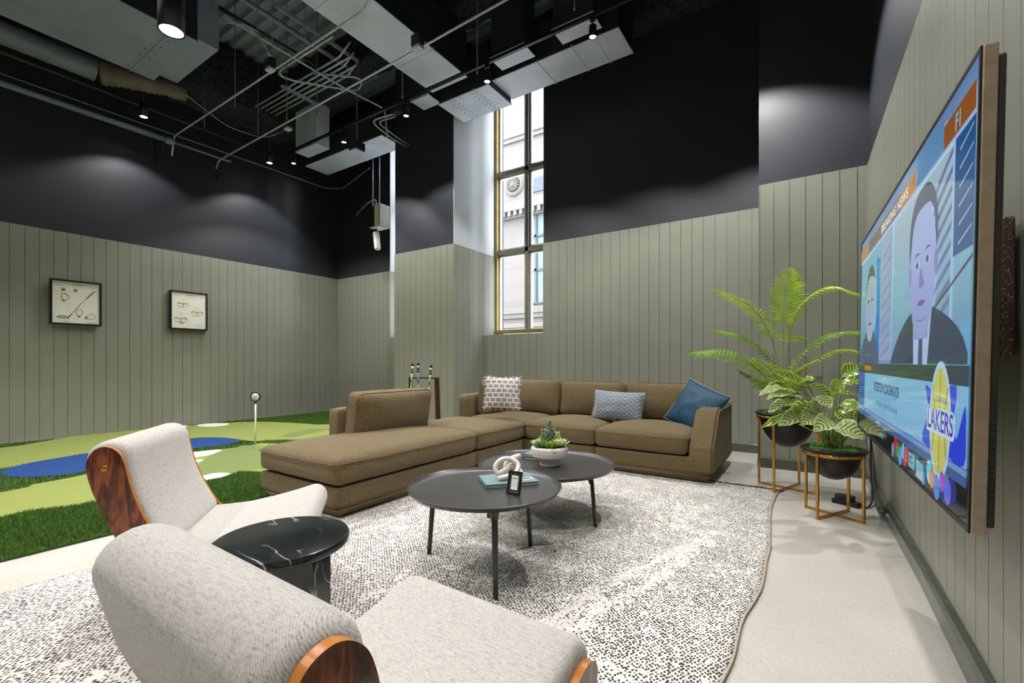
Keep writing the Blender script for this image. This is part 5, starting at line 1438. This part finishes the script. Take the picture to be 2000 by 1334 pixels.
for k in range(26):
    a = R3.uniform(0, 2 * pi); r = R3.uniform(0, .06); b0 = Vector((r * cos(a), r * sin(a), CZ + .02)); tp = b0 + Vector((R3.gauss(0, .07), R3.gauss(0, .07), R3.uniform(.12, .26)))
    bm = B(); tube(bm, [b0, b0.lerp(tp, .5) + Vector((0, 0, .02)), tp], .003, 5); obj('stem', bm, M_STEM if k % 3 else plain('dark_red_stem_%d' % k, rgb(80, 42, 26), .5), cal)

# adapter, hose and cable in the corner
p = PZ(1655, 985, 0); t = empty('power_adapter', (.24, 4.33, 0), 0, 'black power adapter block on the concrete behind the plant stand', 'power adapter')
bm = B(); box(bm, -.12, .06, -.035, .035, 0, .035, .006, 2, M=Matrix.Rotation(-.5, 4, 'Z')); obj('adapter_body', bm, M_BLACK, t)
bm = B(); box(bm, -.10, .02, -.03, .03, .035, .075, .006, 2, M=Matrix.Rotation(-.45, 4, 'Z')); obj('adapter_plug', bm, M_BLACK, t)
bm = B(); tube(bm, smooth_loop([(.05, -.02, .02), (.10, -.02, .012), (.135, .10, .06), (.14, .25, .3), (.145, .3, .55)], 6, False), .007, 8); obj('cord', bm, M_BLACK, t)
bm = B(); pts = []; rs = []
Pc = smooth_loop([PU(1697, 858, .41), PU(1702, 905, .41), PU(1708, 955, .41), PU(1716, 985, .40), PU(1724, 1000, .395)], 24, False)
for k, q in enumerate(Pc): rs.append(.021 if k % 3 else .016)
tube(bm, Pc, .02, 12, rs=rs); tag(obj('flexible_hose', bm, plain('grey_green_hose', rgb(70, 76, 68), .35), smooth=True), 'corrugated grey hose running down the wall behind the calathea', 'hose')
# ---------------------------------------------------------------- television
far_, near_ = Vector((.195, 2.981, .765)), Vector((.257, 1.249, .765)); TLn, THt = (near_ - far_).length, .95
ex = (near_ - far_).normalized(); ez = Vector((.018, 0, .95)).normalized(); en = ex.cross(ez).normalized(); ez = en.cross(ex)
TM = Matrix(((ex.x, ez.x, en.x, far_.x), (ex.y, ez.y, en.y, far_.y), (ex.z, ez.z, en.z, far_.z), (0, 0, 0, 1)))
tv = bpy.data.objects.new('television', None); COL.objects.link(tv); tv.matrix_world = TM; tv.empty_display_size = .1
tag(tv, 'large wall mounted television showing a basketball news programme', 'television')
M_BRONZE = plain('bronze_metal_bezel', rgb(176, 156, 136), .34, .6, 30, (300, .15, .002))
bm = B(); box(bm, -.004, TLn + .004, -.004, THt + .004, -.024, .0015, .003, 2); box(bm, .004, TLn - .004, .004, THt - .004, 0, .003)
bm.free(); bm = B(); box(bm, -.004, TLn + .004, -.004, THt + .004, -.024, -.0005, .003, 2); obj('bezel', bm, M_BRONZE, tv)
bm = B()
for b_ in ((-.003, .007, -.003, THt + .003), (TLn - .005, TLn + .003, -.003, THt + .003), (0, TLn, -.003, .008), (0, TLn, THt - .007, THt + .003)): box(bm, *b_, -.001, .0025)
obj('screen_border', bm, M_BLACK, tv)
bm = B(); box(bm, .012, TLn - .012, .008, THt - .012, -.040, -.024, .005, 2); box(bm, .10, TLn - .10, .02, THt - .30, -.062, -.038, .01, 2)
for k in range(14): box(bm, TLn - .020, TLn - .010, .06 + k * .012, .066 + k * .012, -.038, -.028)
obj('back_housing', bm, plain('textured_dark_plastic', rgb(52, 48, 44), .6, 0, 50), tv)
def smat(name, c, st=.75):
    n = N(name); n.color((.008, .008, .008, 1)); n.rough(.06); n.b.inputs['Emission Color'].default_value = c; n.b.inputs['Emission Strength'].default_value = st
    n.b.inputs['Specular IOR Level'].default_value = .55; return n.m
SC = {}
def sm(r, g, b):
    k = (r, g, b)
    if k not in SC: SC[k] = smat('screen_colour_%d_%d_%d' % k, rgb(r, g, b))
    return SC[k]
def grad(name, stops, axis=1, sc=1.0):
    n = N(name); v = n.coord(); s = n.sep(v); f = n.math('DIVIDE', s[axis], (TLn, THt)[axis])
    c = n.ramp(n.math('ADD', f, n.math('MULTIPLY', n.math('SUBTRACT', n.noise(v, 6, 4), .5), .08)), stops)
    n.color((.008, .008, .008, 1)); n.rough(.06); n.link(c, n.b.inputs['Emission Color']); n.b.inputs['Emission Strength'].default_value = .75; n.b.inputs['Specular IOR Level'].default_value = .55
    return n.m
bm = B(); bm.faces.new([bm.verts.new(q) for q in ((.006, .006, .0006), (TLn - .006, .006, .0006), (TLn - .006, THt - .006, .0006), (.006, THt - .006, .0006))])
scr = obj('screen', bm, grad('screen_studio_glow', [(0, rgb(12, 14, 22)), (.085, rgb(12, 14, 24)), (.10, rgb(14, 40, 70)), (.30, rgb(60, 110, 150)), (.55, rgb(92, 156, 186)), (.86, rgb(140, 178, 196)), (1, rgb(96, 130, 178))]), tv, recalc=False)
LAY = [1]
def sp(name, pts, mat, sm_=0, label=None):
    """flat picture element on the screen, in fractions of its width and height"""
    LAY[0] += 1; z = .0006 + LAY[0] * .00004
    P = [Vector((a * TLn, b * THt, z)) for a, b in pts]
    if sm_: P = smooth_loop(P, sm_)
    bm = B(); f = bm.faces.new([bm.verts.new(p) for p in P]); f.normal_update()
    if f.normal.z < 0: f.normal_flip()
    bmesh.ops.triangulate(bm, faces=[f])
    o = obj(name, bm, mat, scr, recalc=False)
    if label: o['label'] = label
    return o
def R4(a0, a1, b0, b1): return [(a0, b0), (a1, b0), (a1, b1), (a0, b1)]
def ell(ca, cb, ra, rb, n_=24, rot=0): return [(ca + ra * cos(2 * pi * k / n_) * cos(rot) - rb * sin(2 * pi * k / n_) * sin(rot), cb + rb * sin(2 * pi * k / n_) * cos(rot) + ra * cos(2 * pi * k / n_) * sin(rot)) for k in range(n_)]
def st(name, body, a, b, size, mat, align='LEFT', squeeze=1, bold=0):
    LAY[0] += 1; z = .0006 + LAY[0] * .00004
    return text(name, body, size, mat, scr, Matrix.Translation((a * TLn, b * THt, z)), align, ext=.00002, squeeze=squeeze, bold=bold)
# studio wall behind the guests
sp('studio_wall', R4(.006, .36, .36, .875), grad('left_studio', [(.36, rgb(70, 120, 150)), (.6, rgb(110, 166, 190)), (.9, rgb(120, 180, 200))]))
sp('blue_banner', [(.28, .38), (.345, .38), (.345, .80), (.29, .82)], sm(0, 128, 200)); sp('blue_banner', [(.30, .42), (.345, .40), (.345, .62), (.325, .66)], sm(0, 96, 190))
sp('studio_wall', R4(.36, .985, .345, .885), grad('right_studio', [(.35, rgb(96, 140, 180)), (.6, rgb(128, 178, 206)), (.9, rgb(168, 190, 200))]))
for k in range(9):   # louvred blinds beside the anchor
    b0 = .50 + k * .044
    sp('blind_slat', [(.835, b0 - .05), (.905, b0 + .0), (.905, b0 + .017), (.835, b0 - .030)], sm(104, 116, 158))
    sp('blind_slat', [(.80, b0 - .075), (.835, b0 - .05), (.835, b0 - .036), (.80, b0 - .060)], sm(132, 112, 150))
sp('studio_window', R4(.915, .992, .60, .878), sm(36, 84, 140))
for k in range(6): sp('window_glint', [(.935, .62 + k * .043), (.985, .645 + k * .043), (.985, .649 + k * .043), (.935, .626 + k * .043)], sm(150, 190, 220))
sp('window_post', R4(.906, .914, .45, .878), sm(150, 196, 226))
sp('window_rail', [(.80, .475), (.992, .575), (.992, .583), (.80, .482)], sm(70, 48, 60))
sp('desk_panel', [(.80, .345), (.99, .345), (.99, .455), (.90, .40), (.80, .48)], sm(96, 160, 206))
# columns between the two guests
sp('studio_column', R4(.355, .50, .36, .875), grad('column_stripes', [(0, rgb(150, 160, 210)), (.5, rgb(128, 150, 196)), (1, rgb(166, 186, 206))]))
for k in range(9): sp('column_line', [(.37, .37 + k * .05), (.48, .41 + k * .05), (.48, .416 + k * .05), (.37, .376 + k * .05)], sm(96, 110, 156))
# guest in the far half
sp('guest_shoulders', [(.04, .345), (.34, .345), (.32, .43), (.26, .50), (.15, .50), (.07, .44)], sm(40, 66, 110), 3)
sp('guest_head', ell(.205, .62, .085, .17), sm(150, 166, 196)); sp('guest_hair', [(.125, .66), (.14, .76), (.20, .815), (.26, .78), (.285, .70), (.265, .74), (.20, .765), (.15, .735)], sm(70, 76, 100), 3)
sp('guest_eye', ell(.175, .645, .014, .008, 12), sm(60, 60, 90)); sp('guest_eye', ell(.232, .645, .014, .008, 12), sm(60, 60, 90)); sp('guest_mouth', ell(.205, .535, .028, .008, 12), sm(110, 90, 120))
# anchor in the near half: suit, shirt, tie, head
sp('anchor_suit', [(.50, .347), (.985, .347), (.985, .372), (.968, .405), (.945, .432), (.91, .458), (.87, .480), (.83, .498), (.79, .51), (.71, .51), (.68, .504), (.64, .485), (.595, .455), (.555, .415), (.525, .38)], sm(20, 46, 84))
sp('anchor_shirt', [(.71, .345), (.80, .345), (.82, .50), (.70, .50)], sm(166, 190, 226)); sp('anchor_tie', [(.742, .345), (.772, .345), (.768, .45), (.757, .47), (.746, .45)], sm(60, 70, 120))
sp('anchor_neck', [(.71, .42), (.80, .42), (.805, .55), (.705, .55)], sm(138, 146, 200))
sp('anchor_face', ell(.755, .62, .082, .20), grad('face_tone', [(0, rgb(150, 160, 214)), (.5, rgb(142, 158, 214)), (.7, rgb(158, 178, 226)), (1, rgb(164, 184, 220))]))
sp('anchor_ear', ell(.672, .62, .010, .035, 12), sm(130, 136, 190)); sp('anchor_ear', ell(.838, .62, .010, .035, 12), sm(130, 130, 186))
sp('anchor_hair', [(.668, .66), (.664, .76), (.69, .835), (.735, .862), (.79, .855), (.83, .80), (.845, .71), (.842, .65), (.832, .70), (.82, .765), (.79, .80), (.72, .80), (.69, .765), (.678, .71)], sm(70, 80, 110), 3)
for ca in (.722, .788):
    sp('anchor_eye_white', ell(ca, .642, .019, .011, 14), sm(176, 190, 226)); sp('anchor_iris', ell(ca, .642, .008, .010, 12), sm(54, 50, 90))
    sp('anchor_brow', [(ca - .024, .668), (ca, .680), (ca + .024, .670), (ca, .673)], sm(76, 70, 104))
sp('anchor_nose', [(.748, .63), (.738, .575), (.755, .567), (.772, .575), (.764, .60)], sm(124, 124, 186), 2)
sp('anchor_mouth', [(.728, .525), (.755, .534), (.782, .525), (.755, .515)], sm(122, 84, 140), 3); sp('anchor_chin_shade', [(.72, .48), (.755, .468), (.79, .48), (.755, .474)], sm(116, 116, 176), 2)
# header
sp('header_bar', R4(.006, .64, .885, .945), sm(120, 104, 96)); sp('header_bar', R4(.006, .16, .885, .945), sm(178, 132, 92)); sp('header_bar', R4(.58, .70, .885, .945), sm(186, 124, 66)); sp('header_bar', R4(.865, .994, .885, .945), sm(150, 82, 30)); sp('header_bar', [(.70, .885), (.865, .885), (.865, .965), (.72, .965)], sm(90, 140, 186))
sp('header_rule', R4(.006, .994, .878, .885), sm(150, 180, 226))
ORG = sm(226, 226, 220); st('header_letters', 'BREAKING NEWS', .355, .898, .047, ORG, squeeze=1.35, bold=.001); st('header_letters', 'F1', .915, .893, .055, sm(110, 190, 226), squeeze=.9, bold=.001)
# lower third
sp('caption_band', R4(.006, .994, .30, .345), sm(24, 44, 66)); sp('orange_tag', R4(.13, .25, .312, .335), sm(170, 96, 30))
sp('headline_panel', R4(.006, .994, .125, .300), sm(122, 178, 218)); sp('headline_panel', R4(.006, .14, .13, .300), sm(28, 80, 160)); sp('headline_panel_stripe', R4(.006, .994, .108, .122), sm(112, 150, 204)); sp('ticker_band', R4(.006, .994, .085, .108), sm(60, 96, 150))
DK = sm(18, 44, 78)
st('headline_letters', 'INTERESTED IN COACHING JOB', .30, .228, .050, DK, squeeze=.72, bold=.0012); st('headline_letters', 'per sources - reported by news desk', .34, .168, .034, sm(40, 70, 110), squeeze=.85)
for pts in ([(.79, .13), (.82, .22), (.80, .29), (.86, .27), (.95, .30), (.94, .20), (.985, .15), (.95, .13)], [(.93, .13), (.96, .19), (.985, .26), (.99, .20), (.985, .13)]): sp('blue_splash', pts, sm(28, 64, 214), 3)
sp('logo_outline', ell(.879, .205, .052, .150), sm(170, 204, 226)); sp('ball', ell(.879, .205, .044, .132), sm(196, 196, 104))
for pts in ([(.878, .075), (.881, .075), (.881, .335), (.878, .335)], [(.835, .204), (.923, .204), (.923, .209), (.835, .209)]): sp('ball_seam', pts, sm(132, 128, 70))
for s_ in (-1, 1): sp('ball_seam', [(.879 + s_ * .034, .29), (.879 + s_ * .018, .205), (.879 + s_ * .034, .12), (.879 + s_ * .038, .12), (.879 + s_ * .022, .205), (.879 + s_ * .038, .29)], sm(132, 128, 70))
for dx, dy in ((-.004, -.004), (.004, -.004), (0, .005)): st('logo_letters', 'LAKERS', .879 + dx, .178 + dy, .070, sm(190, 214, 236), 'CENTER', squeeze=.92, bold=.004)
st('logo_letters', 'LAKERS', .879, .180, .070, sm(66, 56, 170), 'CENTER', squeeze=.92, bold=.001); st('logo_letters', 'LOS ANGELES', .885, .252, .020, sm(66, 56, 170), 'CENTER', squeeze=.8)
# colourful strip under the headline
random.seed(9); cols = [(60, 170, 200), (190, 40, 50), (60, 150, 60), (70, 150, 210), (110, 190, 220), (200, 60, 70), (40, 120, 190), (120, 200, 210), (210, 130, 50), (60, 120, 210), (150, 80, 190), (90, 100, 220)]
for k, a in enumerate((.56, .585, .605, .63, .655, .675, .80, .835, .85, .875, .90, .925)):
    sp('sticker_blob', ell(a, .050 + .012 * ((k * 5) % 3 - 1), .012 + .004 * (k % 2), .026 + .006 * ((k * 3) % 2), 10), sm(*cols[k]), 2)
sp('sticker_plate', R4(.70, .745, .03, .075), sm(120, 180, 200)); st('sticker_letters', 'GET 2', .704, .045, .028, sm(20, 40, 60), squeeze=.6, bold=.001); sp('sticker_plate', R4(.755, .80, .02, .068), sm(130, 180, 196))
st('ticker_letters', 'LAKERS LEAD', .35, .092, .016, sm(170, 200, 220)); st('ticker_letters', 'WESTERN', .40, .045, .026, sm(110, 170, 200), squeeze=.8)
# wall bracket and device behind the set
br = empty('wall_mount_box', (.438, 1.955, 1.30), 0, 'brown speckled box on the wall behind the television edge', 'wall mount')
n = N('brown_glitter_plastic'); v = n.coord(); q = n.voro(v, 420, 1.0, 'F1', 'Color'); g_ = n.math('GREATER_THAN', n.sep(q)[0], .93)
n.color(n.mix(g_, rgb(74, 56, 44), rgb(190, 160, 130))); n.rough(.4); M_GLIT = n.m
bm = B(); box(bm, -.010, .022, -.17, .17, -.19, .20, .009, 3); obj('shell', bm, M_GLIT, br)
bm = B(); box(bm, -.042, -.009, -.155, .16, -.185, .175, .002, 1); box(bm, -.065, -.009, -.155, .0, -.215, -.19, .002, 1)
for zz in (-.1, -.06, .06, .12): box(bm, -.044, -.04, -.15, .15, zz, zz + .004)
obj('inner_plate', bm, M_BLACK, br)
bm = B(); box(bm, -.036, -.014, -.1575, -.155, -.07, .06); obj('white_sticker', bm, M_WHITEP, br)
arm = empty('swing_arm', (.44, 2.15, 1.22), 0, 'black steel arm joining television and wall', 'bracket')
bm = B(); box(bm, -.135, .045, -.03, .03, -.03, .03, .004, 1); obj('arm_bar', bm, M_BLACK, arm)
bm = B(); box(bm, -.150, -.135, -.2, .2, -.12, .12, .002, 1); obj('screen_plate', bm, M_BLACK, arm)
bm = B(); box(bm, .03, .045, -.1, .1, -.15, .15, .002, 1); obj('wall_plate', bm, M_BLACK, arm)
